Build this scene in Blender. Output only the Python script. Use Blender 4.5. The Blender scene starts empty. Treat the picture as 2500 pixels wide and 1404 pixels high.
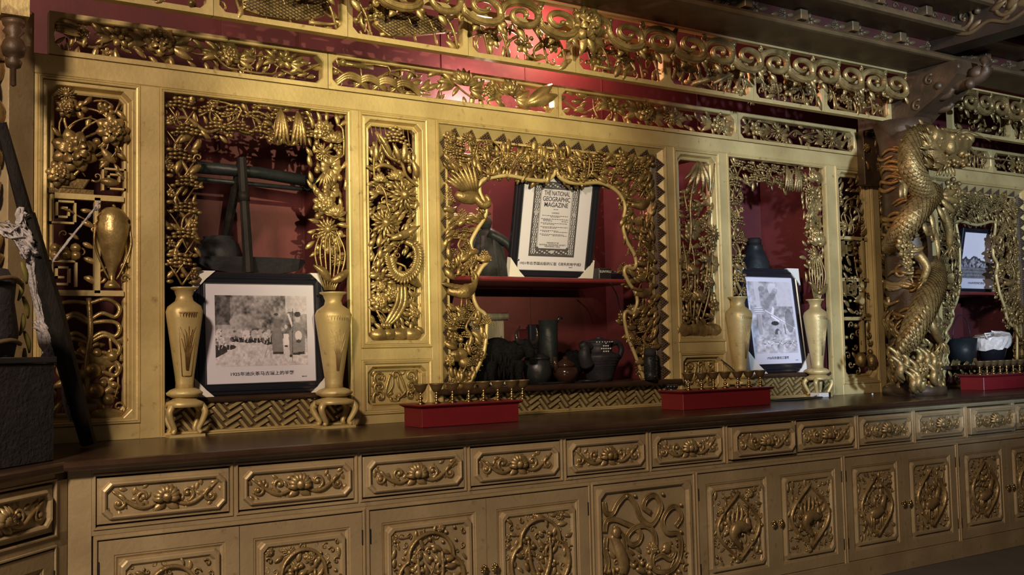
import bpy, math, random
import numpy as np
from mathutils import Vector, Matrix
SC = bpy.context.scene
COL = SC.collection
PI = math.pi

# ---------------------------------------------------------------- camera
FPX = 2516.1
YAW, PITCH, ROLL = math.radians(32.797), math.radians(3.459), math.radians(-1.247)
CAM = np.array([0.0, -4.7, 1.329])
_f = np.array([math.sin(YAW), math.cos(YAW), 0]); _r = np.array([math.cos(YAW), -math.sin(YAW), 0]); _u = np.array([0, 0, 1.0])
_f2 = math.cos(PITCH) * _f + math.sin(PITCH) * _u; _u2 = math.cos(PITCH) * _u - math.sin(PITCH) * _f
CR = math.cos(ROLL) * _r + math.sin(ROLL) * _u2; CU = math.cos(ROLL) * _u2 - math.sin(ROLL) * _r; CF = _f2
cd = bpy.data.cameras.new('camera'); cd.sensor_width = 36; cd.lens = FPX / 2500 * 36; cd.clip_start = .05
co = bpy.data.objects.new('camera', cd); COL.objects.link(co)
co.matrix_world = Matrix(((CR[0], CU[0], -CF[0], CAM[0]), (CR[1], CU[1], -CF[1], CAM[1]), (CR[2], CU[2], -CF[2], CAM[2]), (0, 0, 0, 1)))
SC.camera = co

def at(px, py, Y=0.0):
    """world point of the plane y=Y that a measured photo point shows"""
    d = (px - 1250) / FPX * CR - (py - 702) / FPX * CU + CF
    return CAM + (Y - CAM[1]) / d[1] * d
def XZ(px, py, Y=0.0):
    p = at(px, py, Y); return float(p[0]), float(p[2])

# ---------------------------------------------------------------- world, lamps, exposure
SC.view_settings.view_transform = 'Standard'; SC.view_settings.look = 'None'
SC.view_settings.gamma = 1; SC.view_settings.use_curve_mapping = False
SC.view_settings.exposure = 0.0
W = bpy.data.worlds.new('world'); SC.world = W; W.use_nodes = True
W.node_tree.nodes['Background'].inputs[0].default_value = (.75, .72, .8, 1)
W.node_tree.nodes['Background'].inputs[1].default_value = 0.045

def lamp(name, kind, loc, energy, color, aim=None, size=.05, cone=60, blend=1.0, size_y=None):
    d = bpy.data.lights.new(name, kind); d.energy = energy; d.color = color
    if kind == 'AREA':
        d.shape = 'RECTANGLE'; d.size = size; d.size_y = size_y or size
    else: d.shadow_soft_size = size
    if kind == 'SPOT': d.spot_size = math.radians(cone); d.spot_blend = blend
    o = bpy.data.objects.new(name, d); COL.objects.link(o); o.location = loc
    if aim is not None:
        o.rotation_euler = (Vector(aim) - Vector(loc)).to_track_quat('-Z', 'Y').to_euler()
    return o
# ceiling spot washing the left half of the screen in warm light
lamp('warm_spot', 'SPOT', (-.8, -12, 2.9), 7600, (1.0, .88, .50), aim=(2.60, 0, 2.38), size=.06, cone=13.2, blend=1.0)
# general warm light of the hall
lamp('hall_lamp', 'AREA', (-1.9, -5.0, 4.0), 360, (1.0, .76, .54), aim=(2.8, -.4, .9), size=.55)
# cooler daylight through a doorway reaching the right half
lamp('door_light', 'SPOT', (.4, -11, 2.5), 6600, (.64, .80, 1.0), aim=(6.15, 0, 2.4), size=.2, cone=17.5, blend=.45)
# bulb hidden between the screen and the red wall
lamp('cabinet_bulb', 'POINT', (3.12, .42, 2.80), 30, (1.0, .72, .62), size=.05)
lamp('cornice_bulb', 'POINT', (3.72, .30, 3.32), 42, (1.0, .42, .30), size=.05)

# ---------------------------------------------------------------- materials
def mat(name, col, rough=.5, metal=0.0, col2=None, scale=6.0, bump=0.0, bscale=60, detail=6, spec=.5, stretch=(1, 1, 1), coat=0, lo=.35, hi=.68, specks=0.0):
    m = bpy.data.materials.new(name); m.use_nodes = True
    nt = m.node_tree; b = nt.nodes['Principled BSDF']
    b.inputs['Roughness'].default_value = rough; b.inputs['Metallic'].default_value = metal
    b.inputs['Specular IOR Level'].default_value = spec
    b.inputs['Coat Weight'].default_value = coat
    tc = nt.nodes.new('ShaderNodeTexCoord'); mp = nt.nodes.new('ShaderNodeMapping')
    mp.inputs['Scale'].default_value = stretch
    nt.links.new(tc.outputs['Object'], mp.inputs[0])
    if col2 is not None:
        n = nt.nodes.new('ShaderNodeTexNoise'); n.inputs['Scale'].default_value = scale; n.inputs['Detail'].default_value = detail
        r = nt.nodes.new('ShaderNodeValToRGB'); r.color_ramp.elements[0].color = (*col, 1); r.color_ramp.elements[1].color = (*col2, 1)
        r.color_ramp.elements[0].position = lo; r.color_ramp.elements[1].position = hi
        nt.links.new(mp.outputs[0], n.inputs['Vector']); nt.links.new(n.outputs['Fac'], r.inputs[0]); nt.links.new(r.outputs[0], b.inputs['Base Color'])
        if specks:      # knocks and stains in the paint
            n3 = nt.nodes.new('ShaderNodeTexNoise'); n3.inputs['Scale'].default_value = 17; n3.inputs['Detail'].default_value = 5; n3.inputs['Roughness'].default_value = .65
            r3 = nt.nodes.new('ShaderNodeValToRGB'); r3.color_ramp.elements[0].position = .60; r3.color_ramp.elements[1].position = .72; r3.color_ramp.elements[0].color = (1, 1, 1, 1); k_ = 1 - specks; r3.color_ramp.elements[1].color = (k_, k_ * .9, k_ * .8, 1)
            mx_ = nt.nodes.new('ShaderNodeMix'); mx_.data_type = 'RGBA'; mx_.blend_type = 'MULTIPLY'; mx_.inputs['Factor'].default_value = 1
            nt.links.new(mp.outputs[0], n3.inputs['Vector']); nt.links.new(n3.outputs['Fac'], r3.inputs[0]); nt.links.new(r.outputs[0], mx_.inputs['A']); nt.links.new(r3.outputs[0], mx_.inputs['B']); nt.links.new(mx_.outputs['Result'], b.inputs['Base Color'])
    else: b.inputs['Base Color'].default_value = (*col, 1)
    if bump:
        n2 = nt.nodes.new('ShaderNodeTexNoise'); n2.inputs['Scale'].default_value = bscale; n2.inputs['Detail'].default_value = 4
        bp = nt.nodes.new('ShaderNodeBump'); bp.inputs['Strength'].default_value = bump; bp.inputs['Distance'].default_value = .01
        nt.links.new(mp.outputs[0], n2.inputs['Vector']); nt.links.new(n2.outputs['Fac'], bp.inputs['Height']); nt.links.new(bp.outputs[0], b.inputs['Normal'])
    return m
M = {}
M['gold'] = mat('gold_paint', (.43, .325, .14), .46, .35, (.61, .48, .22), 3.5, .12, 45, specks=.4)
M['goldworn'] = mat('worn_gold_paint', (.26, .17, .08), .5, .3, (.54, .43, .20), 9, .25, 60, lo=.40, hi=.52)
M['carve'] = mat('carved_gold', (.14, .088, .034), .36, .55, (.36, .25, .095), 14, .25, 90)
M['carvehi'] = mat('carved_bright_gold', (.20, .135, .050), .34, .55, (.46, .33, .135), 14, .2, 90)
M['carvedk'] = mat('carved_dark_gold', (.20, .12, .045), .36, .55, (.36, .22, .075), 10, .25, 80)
M['bronze'] = mat('bronze_brown', (.045, .026, .014), .5, .2, (.085, .050, .026), 8, .2, 60)  # brown of several parts, darkened to include the shadow on the corbel
M['cab'] = mat('cabinet_gold', (.32, .24, .135), .46, .3, (.43, .335, .195), 4, .15, 50, specks=.3)
M['cabcarve'] = mat('cabinet_carving', (.23, .155, .065), .38, .5, (.42, .31, .15), 12, .25, 80)
M['lacquer'] = mat('brown_lacquer', (.032, .018, .012), .27, 0, (.050, .028, .018), 7, .06, 30, spec=.3)
M['redwall'] = mat('red_wall', (.075, .012, .014), .62, 0, (.11, .018, .02), 3, .12, 25)
M['redshelf'] = mat('red_shelf', (.12, .018, .02), .3, 0, (.17, .026, .028), 5)
M['redbox'] = mat('red_box_paint', (.135, .009, .013), .38, 0, (.165, .012, .016), 4, .05, 30)
M['brass'] = mat('brass', (.62, .48, .22), .22, 1.0, (.40, .29, .12), 20, .1, 80)
M['brassdk'] = mat('dull_brass', (.17, .12, .06), .45, .7, (.26, .19, .09), 20, .1, 80)
M['black'] = mat('black_lacquer', (.012, .012, .018), .22, 0, None, spec=.6)
M['card'] = mat('white_card', (.62, .60, .56), .7, 0, (.68, .66, .62), 5)
M['paper'] = mat('print_paper', (.58, .56, .66), .55, 0, (.62, .60, .70), 3)
M['ink'] = mat('printing_ink', (.04, .035, .06), .6)
M['clay'] = mat('grey_clay', (.018, .018, .023), .5, 0, (.034, .034, .040), 9, .3, 40, spec=.25)
M['clayw'] = mat('white_inlay', (.65, .65, .6), .5)
M['potbr'] = mat('brown_glaze', (.03, .015, .010), .15, 0, (.05, .025, .015), 8)
M['iron'] = mat('dark_iron', (.03, .03, .035), .38, .6, (.06, .06, .065), 9, .2, 40)
M['beamdk'] = mat('dark_beam_wood', (.020, .012, .008), .5, 0, (.038, .022, .014), 6, .15, 40)
M['fur'] = mat('black_fur', (.004, .004, .005), .8, 0, (.009, .009, .010), 60, .8, 160, spec=.1)
M['horn'] = mat('black_horn', (.015, .014, .014), .15)
M['bone'] = mat('pale_hoof', (.5, .5, .48), .4)
M['woodgr'] = mat('grey_wood', (.16, .13, .10), .75, 0, (.23, .19, .15), 7, .4, 40, stretch=(6, 6, 1))
M['wooddk'] = mat('dark_wood', (.010, .009, .009), .6, 0, (.022, .018, .017), 7, .3, 40, stretch=(4, 4, 1), spec=.15)
M['leather'] = mat('worn_leather', (.010, .012, .014), .45, 0, (.020, .023, .026), 9, .3, 30, spec=.25)
M['cloth'] = mat('black_cloth', (.010, .010, .012), .85, 0, (.022, .021, .024), 14, .5, 60)
M['scarf'] = mat('white_gauze', (.34, .31, .32), .85, 0, (.46, .43, .44), 24, .6, 80)
M['plastic'] = mat('white_plastic_bag', (.62, .60, .60), .35, 0, (.72, .70, .70), 12, .7, 30)
M['yellow'] = mat('yellow_ribbon', (.13, .115, .02), .7)
M['ochre'] = mat('ochre_strap', (.10, .065, .03), .7)
M['floor'] = mat('floor_stone', (.085, .08, .082), .55, 0, (.115, .105, .105), 5, .1, 20)
M['ceil'] = mat('ceiling_wood', (.05, .028, .02), .6, 0, (.08, .045, .03), 3, .1, 20)
M['corn'] = mat('cornice_gilt', (.085, .055, .027), .5, .3, (.15, .095, .043), 6, .15, 50)
M['cornred'] = mat('cornice_red_ground', (.045, .010, .008), .6, 0, (.07, .018, .014), 5)
M['cable'] = mat('black_cable', (.01, .01, .01), .4)
M['reed'] = mat('woven_cane_gold', (.40, .31, .13), .36, .5, (.54, .43, .20), 12, .25, 80)
M['reeddk'] = mat('woven_ground', (.07, .045, .025), .5, .2, (.10, .065, .035), 8)
M['dragon'] = mat('dragon_gilt', (.20, .125, .045), .42, .55, (.38, .26, .095), 20, .3, 90)

# ---------------------------------------------------------------- mesh building
def wloc(o):
    v = Vector((0, 0, 0))
    while o is not None: v = v + o.location; o = o.parent
    return v
class MB:
    """collects solids given in local (u right, v up, w towards the viewer) and links them as one mesh"""
    def __init__(s, fr=None):
        s.V = []; s.F = []; s.n = 0; s.fr = fr or FACADE; s.smooth = []
    def raw(s, V, F, sm=True):
        V = np.asarray(V, float).reshape(-1, 3)
        s.V.append(V)
        for f in F: s.F.append([i + s.n for i in f])
        s.smooth += [sm] * len(F); s.n += len(V)
    def build(s, name, m, parent=None, shift=None):
        if not s.V: return None
        V = np.concatenate(s.V); o, A = s.fr
        V = o + V @ A
        me = bpy.data.meshes.new(name)
        me.from_pydata(V.tolist(), [], s.F)
        me.polygons.foreach_set('use_smooth', s.smooth)
        me.materials.append(M[m] if isinstance(m, str) else m); me.update()
        ob = bpy.data.objects.new(name, me); COL.objects.link(ob)
        if parent is not None:
            ob.parent = parent
            # vertices are in world space: bring them to the parent's frame
            me.transform(Matrix.Translation(-wloc(parent)))
        else:
            c = V.mean(0); c[2] = V[:, 2].min(); c = Vector(c)
            me.transform(Matrix.Translation(-c)); ob.location = c
        return ob
FACADE = (np.array([0, 0, 0.0]), np.array([[1, 0, 0], [0, 0, 1], [0, -1, 0.0]]))
WORLD = (np.zeros(3), np.eye(3))
def frame(origin, ux):
    """upright frame whose u axis is ux (in plan) and whose w axis looks to the right-hand side of it"""
    ux = np.array([ux[0], ux[1], 0.0]); ux /= np.linalg.norm(ux)
    return (np.array(origin, float), np.array([ux, [0, 0, 1], [ux[1], -ux[0], 0]]))
def facade_at(Y): return (np.array([0, Y, 0.0]), FACADE[1])

def thing(name, label, cat, loc=(0, 0, 0), group=None, kind=None):
    o = bpy.data.objects.new(name, None); COL.objects.link(o); o.location = loc; o.empty_display_size = .05
    return tag(o, label, cat, group, kind)
def tag(o, label=None, cat=None, group=None, kind=None):
    if label: o['label'] = label
    if cat: o['category'] = cat
    if group: o['group'] = group
    if kind: o['kind'] = kind
    return o

# --- solids
BOXF = [[0, 1, 2, 3], [7, 6, 5, 4], [0, 4, 5, 1], [1, 5, 6, 2], [2, 6, 7, 3], [3, 7, 4, 0]]
def box(mb, u0, u1, v0, v1, w0, w1):
    mb.raw([(u0, v0, w1), (u1, v0, w1), (u1, v1, w1), (u0, v1, w1), (u0, v0, w0), (u1, v0, w0), (u1, v1, w0), (u0, v1, w0)], BOXF, False)
def rings(mb, R, closed=True, cap0=False, cap1=False, sm=False, wrap=False):
    """loft a list of equally long point rings"""
    k = len(R[0]); F = []; n = len(R)
    for i in range(n if wrap else n - 1):
        a = i * k; b = ((i + 1) % n) * k
        for j in range(k if closed else k - 1):
            j2 = (j + 1) % k; F.append([a + j, a + j2, b + j2, b + j])
    if cap0: F.append(list(range(k))[::-1])
    if cap1: F.append([(n - 1) * k + j for j in range(k)])
    mb.raw(np.concatenate([np.asarray(r, float) for r in R]), F, sm)
def rc(u0, u1, v0, v1, c, w):
    c = max(c, 1e-4)
    return [(u0 + c, v0, w), (u1 - c, v0, w), (u1, v0 + c, w), (u1, v1 - c, w), (u1 - c, v1, w), (u0 + c, v1, w), (u0, v1 - c, w), (u0, v0 + c, w)]
def slab(mb, u0, u1, v0, v1, w0, w1, b=.004):
    rings(mb, [rc(u0, u1, v0, v1, b * .3, w0), rc(u0, u1, v0, v1, b * .3, w1 - b), rc(u0 + b, u1 - b, v0 + b, v1 - b, b * .3, w1)], cap0=True, cap1=True)
def moulding(mb, u0, u1, v0, v1, prof):
    """prof: (inset, chamfer, w) steps from the outside in"""
    rings(mb, [rc(u0 + i, u1 - i, v0 + i, v1 - i, c, w) for i, c, w in prof])
def prism(mb, poly, w0, w1, b=0.0):
    P = np.array(poly, float); c = P.mean(0)
    R = [[(x, y, w0) for x, y in P], [(x, y, w1 - b) for x, y in P]]
    if b: R.append([(c[0] + (x - c[0]) * .9, c[1] + (y - c[1]) * .9, w1) for x, y in P])
    rings(mb, R, cap0=True, cap1=True)
def tube(mb, P, r, k=6, caps=True, flat=1.0, sm=True):
    P = np.asarray(P, float); n = len(P)
    r = np.broadcast_to(np.asarray(r, float), (n,))
    T = np.gradient(P, axis=0); T /= (np.linalg.norm(T, axis=1)[:, None] + 1e-9)
    ref = np.array([0, 0, 1.0]); N = np.cross(T, ref); ln = np.linalg.norm(N, axis=1)
    for i in range(n):
        if ln[i] < .15: N[i] = np.cross(T[i], [0, 1, 0]) if i == 0 else N[i - 1]
    N /= (np.linalg.norm(N, axis=1)[:, None] + 1e-9); B = np.cross(T, N)
    R = []
    for i in range(n):
        a = np.arange(k) * 2 * PI / k
        R.append(P[i] + r[i] * (np.cos(a)[:, None] * N[i] + flat * np.sin(a)[:, None] * B[i]))
    rings(mb, R, cap0=caps, cap1=caps, sm=sm)
def smooth_path(pts, n=6):
    """Catmull-Rom through pts"""
    P = [np.array(p, float) for p in pts]; P = [2 * P[0] - P[1]] + P + [2 * P[-1] - P[-2]]; out = []
    for i in range(1, len(P) - 2):
        for t in np.arange(n) / n:
            a, b, c, d = P[i - 1:i + 3]
            out.append(.5 * (2 * b + (c - a) * t + (2 * a - 5 * b + 4 * c - d) * t * t + (3 * b - a - 3 * c + d) * t ** 3))
    out.append(P[-2]); return np.array(out)
def ball(mb, c, r, s=(1, 1, 1), k=8, m=5):
    c = np.array(c, float); R = []
    for i in range(m + 1):
        th = PI * (i + .02) / (m + .04); a = np.arange(k) * 2 * PI / k
        R.append(c + r * np.stack([np.sin(th) * np.cos(a) * s[0], np.sin(th) * np.sin(a) * s[1], np.full(k, np.cos(th)) * s[2]], 1))
    rings(mb, R[::-1], cap0=True, cap1=True, sm=True)
def lathe(mb, prof, c=(0, 0), k=24, sq=0.0):
    """profile of (radius, height); axis is v, centre c=(u,w); sq squares the section"""
    R = []
    for r, h in prof:
        a = np.arange(k) * 2 * PI / k
        rr = r / (np.maximum(abs(np.cos(a)), abs(np.sin(a))) ** sq)
        R.append(np.stack([c[0] + rr * np.cos(a), np.full(k, h), c[1] - rr * np.sin(a)], 1))
    rings(mb, R, cap0=True, cap1=True, sm=True)
def leaf(mb, c, ang, L, Wd, w=0.0, cup=.15, arch=.12, bend=0.0, n=5, th=.35, ridge=.10, blunt=.8):
    """a carved leaf or petal: cupped blade with a midrib and real thickness"""
    S = np.linspace(0, 1, n + 1); da = ang + bend * (S - .5) * 2
    st = L / n; x = np.concatenate([[0], np.cumsum(np.cos(da[:-1]) * st)]); y = np.concatenate([[0], np.cumsum(np.sin(da[:-1]) * st)])
    hw = Wd * .5 * np.sin(PI * np.clip(S, .03, .97) ** blunt) ** .7
    nx, ny = -np.sin(da), np.cos(da); z = w + arch * L * np.sin(PI * S * .9)
    fr = []; t = np.array([-1, -.5, 0, .5, 1])
    dz = np.array([-cup, -.1 * cup, ridge, -.1 * cup, -cup]) * Wd
    A = np.stack([c[0] + x[:, None] + nx[:, None] * hw[:, None] * t, c[1] + y[:, None] + ny[:, None] * hw[:, None] * t, z[:, None] + dz * (hw[:, None] / (Wd * .5))], 2)
    Bk = A.copy(); Bk[:, :, 2] = z[:, None] - th * Wd * .6 + 0 * t
    Bk = Bk[:, [0, 4]]
    rs = [np.concatenate([A[i], Bk[i][::-1]]) for i in range(n + 1)]
    rings(mb, rs, cap0=True, cap1=True, sm=True)
def petals(mb, c, R, n, w=0.0, wide=.62, lift=.25, a0=0.0, rng=None, r0=.12, jit=.1, cup=.2, blunt=1.25, seg=4):
    for i in range(n):
        a = a0 + 2 * PI * i / n + (rng.uniform(-jit, jit) if rng else 0)
        L = R * (1 - r0) * (rng.uniform(.88, 1.08) if rng else 1)
        leaf(mb, (c[0] + math.cos(a) * R * r0, c[1] + math.sin(a) * R * r0), a, L, R * wide, w, cup=cup, arch=lift, n=seg, blunt=blunt)
def flower(mb, c, R, w=0.0, rng=None, kind='peony'):
    rng = rng or random
    if kind == 'peony':
        petals(mb, c, R, 8, w, .62, .16, rng.uniform(0, 1), rng)
        petals(mb, c, R * .74, 7, w + R * .16, .62, .3, rng.uniform(0, 1), rng, cup=-.2)
        petals(mb, c, R * .46, 5, w + R * .30, .75, .5, rng.uniform(0, 1), rng, cup=-.3)
        ball(mb, (c[0], c[1], w + R * .38), R * .18)
    elif kind == 'mum':
        petals(mb, c, R, 16, w, .24, .12, rng.uniform(0, 1), rng, blunt=1.5, seg=3)
        petals(mb, c, R * .74, 12, w + R * .12, .26, .25, rng.uniform(0, 1), rng, blunt=1.5, seg=3)
        ball(mb, (c[0], c[1], w + R * .22), R * .33, (1, 1, .8), 10, 6)
    elif kind == 'daisy':
        petals(mb, c, R, 6, w, .7, .1, rng.uniform(0, 1), rng, seg=3)
        ball(mb, (c[0], c[1], w + R * .18), R * .28, k=8, m=4)
    elif kind == 'lotus':       # seen from the side, opening upwards
        for k_, (n, rr, sp, dw) in enumerate(((7, 1.0, 1.25, 0), (5, .86, .85, .18), (3, .74, .4, .34))):
            for i in range(n):
                a = PI / 2 + (i - (n - 1) / 2) / max(1, (n - 1) / 2) * sp
                leaf(mb, c, a, R * rr * 1.3, R * .52, w + R * dw, cup=.25, arch=.18, blunt=1.15, n=4)
        ball(mb, (c[0], c[1] + R * .12, w + R * .3), R * .3, (1, .8, .7))
def scroll(mb, c, R, a0, turns, d=1, r0=.02, r1=.006, w=0.0, k=6, n=22, rise=0.0, end=.12, flat=1.0):
    """spiral that starts at angle a0 on radius R and curls inwards"""
    t = np.linspace(0, 1, n); a = a0 + d * turns * 2 * PI * t; rr = R * (1 - (1 - end) * t ** .8)
    P = np.stack([c[0] + rr * np.cos(a), c[1] + rr * np.sin(a), w + rise * t], 1)
    tube(mb, P, r0 + (r1 - r0) * t, k, flat=flat)
    ball(mb, P[-1], r1 * 1.9, k=6, m=4)
def branch(mb, pts, r0, r1, k=5, n=5):
    P = smooth_path([p if len(p) == 3 else (p[0], p[1], 0) for p in pts], n)
    tube(mb, P, np.linspace(r0, r1, len(P)), k); return P
def pine(mb, c, Wd, H, rng, w=0.0, s=None):
    """flat cloud of overlapping pine fans"""
    s = s or Wd * .13; rows = max(2, int(H / (s * .55)))
    for j in range(rows):
        t = j / (rows - 1); ww = Wd * (1 - .55 * t) * .5; m = max(2, int(ww * 2 / (s * .9)))
        for i in range(m):
            u = (i + .5) / m * 2 - 1
            ball(mb, (c[0] + u * ww + rng.uniform(-.1, .1) * s, c[1] + t * H - (u * u) * H * .3 + rng.uniform(-.1, .1) * s, w + rng.uniform(0, .5) * s + t * s * .2),
                 s * .62 * rng.uniform(.85, 1.15), (1, .62, .55), 7, 4)
def meander(mb, u0, v0, s, w0, w1, t=None, flip=False, flipv=False):
    t = t or s * .09
    pts = [(0, 0), (0, 1), (1, 1), (1, .06), (.26, .06), (.26, .74), (.74, .74), (.74, .34), (.5, .34)]
    if flip: pts = [(1 - a, b) for a, b in pts]
    if flipv: pts = [(a, 1 - b) for a, b in pts]
    for (a, b), (c, d) in zip(pts[:-1], pts[1:]):
        x0, x1 = sorted((u0 + a * s, u0 + c * s)); y0, y1 = sorted((v0 + b * s, v0 + d * s))
        box(mb, x0 - t / 2, x1 + t / 2, y0 - t / 2, y1 + t / 2, w0, w1)
def cloud(mb, c, R, rng, w=0.0, n=5):
    """ruyi cloud: small scroll heads joined by ribs"""
    for i in range(n):
        a = rng.uniform(0, 2 * PI); p = (c[0] + R * .5 * math.cos(a), c[1] + R * .35 * math.sin(a))
        scroll(mb, p, R * rng.uniform(.3, .5), rng.uniform(0, 6), 1.1, rng.choice((-1, 1)), R * .10, R * .05, w + rng.uniform(0, .2) * R, n=14)
def fill(mb, inside, bb, seed, d=.035, w=(0, .03), leafL=1.55, stems=6, rs=.004, flowers=.06, balls=.06, curls=.08, avoid=(), kinds=('daisy', 'peony', 'mum'), pines=0.0, K=1.25):
    """openwork foliage: wandering stems carrying leaves, buds and small flowers"""
    rng = random.Random(seed); u0, u1, v0, v1 = bb; d = d * K; rs = rs * 1.25; w = (w[0] - .012, w[1])
    ph = [rng.uniform(0, 6) for _ in range(4)]
    fld = lambda x, y: 1.3 * math.sin(3.1 * x / max(d * 6, .01) * .35 + ph[0]) + 1.5 * math.cos(2.3 * y / (d * 6) * .5 + ph[1]) + ph[2]
    for s in range(stems):
        x, y = rng.uniform(u0, u1), rng.uniform(v0, v1); a = rng.uniform(0, 2 * PI); P = []
        for i in range(rng.randint(8, 16)):
            if inside(x, y): P.append((x, y, rng.uniform(*w) * .5))
            elif len(P) > 3: break
            a += .5 * math.sin(fld(x, y)) + rng.uniform(-.25, .25); x += math.cos(a) * d * .8; y += math.sin(a) * d * .8
        if len(P) > 3: tube(mb, smooth_path(P, 2), np.linspace(rs * 1.3, rs * .6, (len(P) - 1) * 2 + 1), 5)
    pts = []; area = (u1 - u0) * (v1 - v0); tries = int(area / (d * d) * 9)
    for _ in range(tries):
        x, y = rng.uniform(u0, u1), rng.uniform(v0, v1)
        if not inside(x, y): continue
        if any((x - a) ** 2 + (y - b) ** 2 < r * r for a, b, r in avoid): continue
        if any((x - a) ** 2 + (y - b) ** 2 < (d * .86) ** 2 for a, b in pts[-60:]): continue
        pts.append((x, y)); q = rng.random(); ww = rng.uniform(*w)
        if q < flowers: flower(mb, (x, y), d * rng.uniform(.6, .9), ww, rng, rng.choice(kinds))
        elif q < flowers + balls: ball(mb, (x, y, ww + d * .1), d * rng.uniform(.22, .34), k=7, m=4)
        elif q < flowers + balls + curls: scroll(mb, (x, y), d * .5, rng.uniform(0, 6), 1.0, rng.choice((-1, 1)), d * .11, d * .05, ww, 5, 11)
        elif q < flowers + balls + curls + pines: pine(mb, (x, y), d * 1.7, d * .8, rng, ww)
        else:
            a = fld(x, y) + rng.choice((0, PI)) + rng.uniform(-.5, .5)
            L = d * leafL * rng.uniform(.6, 1.05)
            leaf(mb, (x - math.cos(a) * L / 2, y - math.sin(a) * L / 2), a, L, L * rng.uniform(.34, .5), ww, bend=rng.uniform(-.5, .5), n=4)
def inrect(u0, u1, v0, v1): return lambda x, y: u0 < x < u1 and v0 < y < v1
def inpoly(poly):
    P = [tuple(p) for p in poly]
    def f(x, y):
        r = False; j = len(P) - 1
        for i in range(len(P)):
            xi, yi = P[i]; xj, yj = P[j]
            if (yi > y) != (yj > y) and x < (xj - xi) * (y - yi) / (yj - yi) + xi: r = not r
            j = i
        return r
    return f
def text(s, size, u, v, w, fr, parent, m='ink', name='lettering', align='CENTER', width=None, bold=0.0):
    cu = bpy.data.curves.new(name, 'FONT'); cu.body = s; cu.size = size; cu.align_x = align; cu.align_y = 'CENTER'; cu.extrude = .0003; cu.offset = bold
    ob = bpy.data.objects.new(name, cu); COL.objects.link(ob)
    dg = bpy.context.evaluated_depsgraph_get(); me = bpy.data.meshes.new_from_object(ob.evaluated_get(dg))
    bpy.data.objects.remove(ob)
    V = np.array([v_.co[:] for v_ in me.vertices])
    if len(V) == 0: return None
    sx = 1.0
    if width: sx = width / (V[:, 0].max() - V[:, 0].min())
    V = np.stack([V[:, 0] * sx + u, V[:, 1] + v, V[:, 2] + w], 1); V = fr[0] + V @ fr[1]
    if parent is not None: V = V - np.array(wloc(parent))
    me.vertices.foreach_set('co', V.ravel()); me.materials.clear(); me.materials.append(M[m]); me.update()
    o = bpy.data.objects.new(name, me); COL.objects.link(o); o.parent = parent
    return o
# ================================================================ setting
def struct(name, u0, u1, v0, v1, w0, w1, m, fr=WORLD):
    mb = MB(fr); box(mb, u0, u1, v0, v1, w0, w1); o = mb.build(name, m); o['kind'] = 'structure'; return o
# WORLD frame: u=x, v=y, w=z
struct('floor', -3.2, 11, -8.5, 1.0, -.1, 0, 'floor')
struct('ceiling', -3.2, 11, -8.5, 1.0, 4.5, 4.6, 'ceil')
wb = MB(WORLD); box(wb, -1.0, 11, .6, .68, 0, 4.5)
for x in (1.62, 2.06, 2.95, 3.55, 4.15, 5.0, 5.9, 6.8, 7.7):                      # joints between the boards
    box(wb, x - .0035, x + .0035, .596, .602, 0, 4.5)
o = wb.build('wall_back', 'redwall'); o['kind'] = 'structure'
struct('wall_right', 10.9, 11, -8.5, .6, 0, 4.5, 'redwall')

# ================================================================ display screen: posts and rails
ZB, H1, H2 = .9745, 2.5446, 2.632
XA, XB, XC, XD, XE, XF, XG, XH, XI, XJ, XK, XL = 1.0796, 1.1647, 2.0948, 2.1357, 2.531, 2.573, 4.164, 4.220, 4.608, 4.666, 5.606, 5.691
scr = thing('screen_frame', 'gilded post and rail frame of the long carved display screen above the countertop', 'screen', (3.3, 0, ZB))
def post(u0, u1, v0=ZB, v1=H1, m='gold'):
    mb = MB(); slab(mb, u0, u1, v0, v1, -.05, 0, .003); mb.build('post', m, scr)
for u0, u1 in ((.62, .662), (XA, XB), (XC, XD), (XE, XF), (XG, XH), (XI, XJ), (XK, XL), (6.08, 6.15)): post(u0, u1)
post(6.70, 6.80); post(7.98, 8.06)
mb = MB(); slab(mb, .62, 8.6, H1, H2, -.06, .002, .004); mb.build('rail', 'gold', scr)
for u0, u1 in ((XD, XE), (XH, XI)):
    mb = MB(); slab(mb, u0, u1, 1.292, 1.352, -.04, -.002, .003); mb.build('cross_rail', 'gold', scr)
    mb = MB(); slab(mb, u0, u1, ZB, 1.022, -.04, -.002, .003); mb.build('bottom_rail', 'gold', scr)
for u0, u1 in ((.662, XA), (XL, 6.08)):
    mb = MB(); slab(mb, u0, u1, ZB, 1.045, -.04, -.002, .003); mb.build('bottom_rail', 'gold', scr)
MOLD = [(0, 0, -.03), (0, 0, .0), (.003, 0, .006), (.007, 0, .006), (.0085, 0, .001), (.011, 0, .001), (.0125, 0, .005), (.018, 0, .003), (.020, 0, -.006), (.021, 0, -.03)]
def mold(u0, u1, v0, v1, m='gold'):
    mb = MB(); moulding(mb, u0, u1, v0, v1, MOLD); mb.build('moulding', m, scr)
for u0, u1, v0, v1 in ((.662, XA, 1.045, H1), (XB, XC, ZB, H1), (XD, XE, 1.352, H1), (XD, XE, 1.022, 1.292), (XF, XG, ZB, H1), (XH, XI, 1.352, H1), (XH, XI, 1.022, 1.292), (XJ, XK, ZB, H1), (XL, 6.08, 1.045, H1), (6.80, 7.98, ZB, H1)):
    mold(u0, u1, v0, v1)

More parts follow.
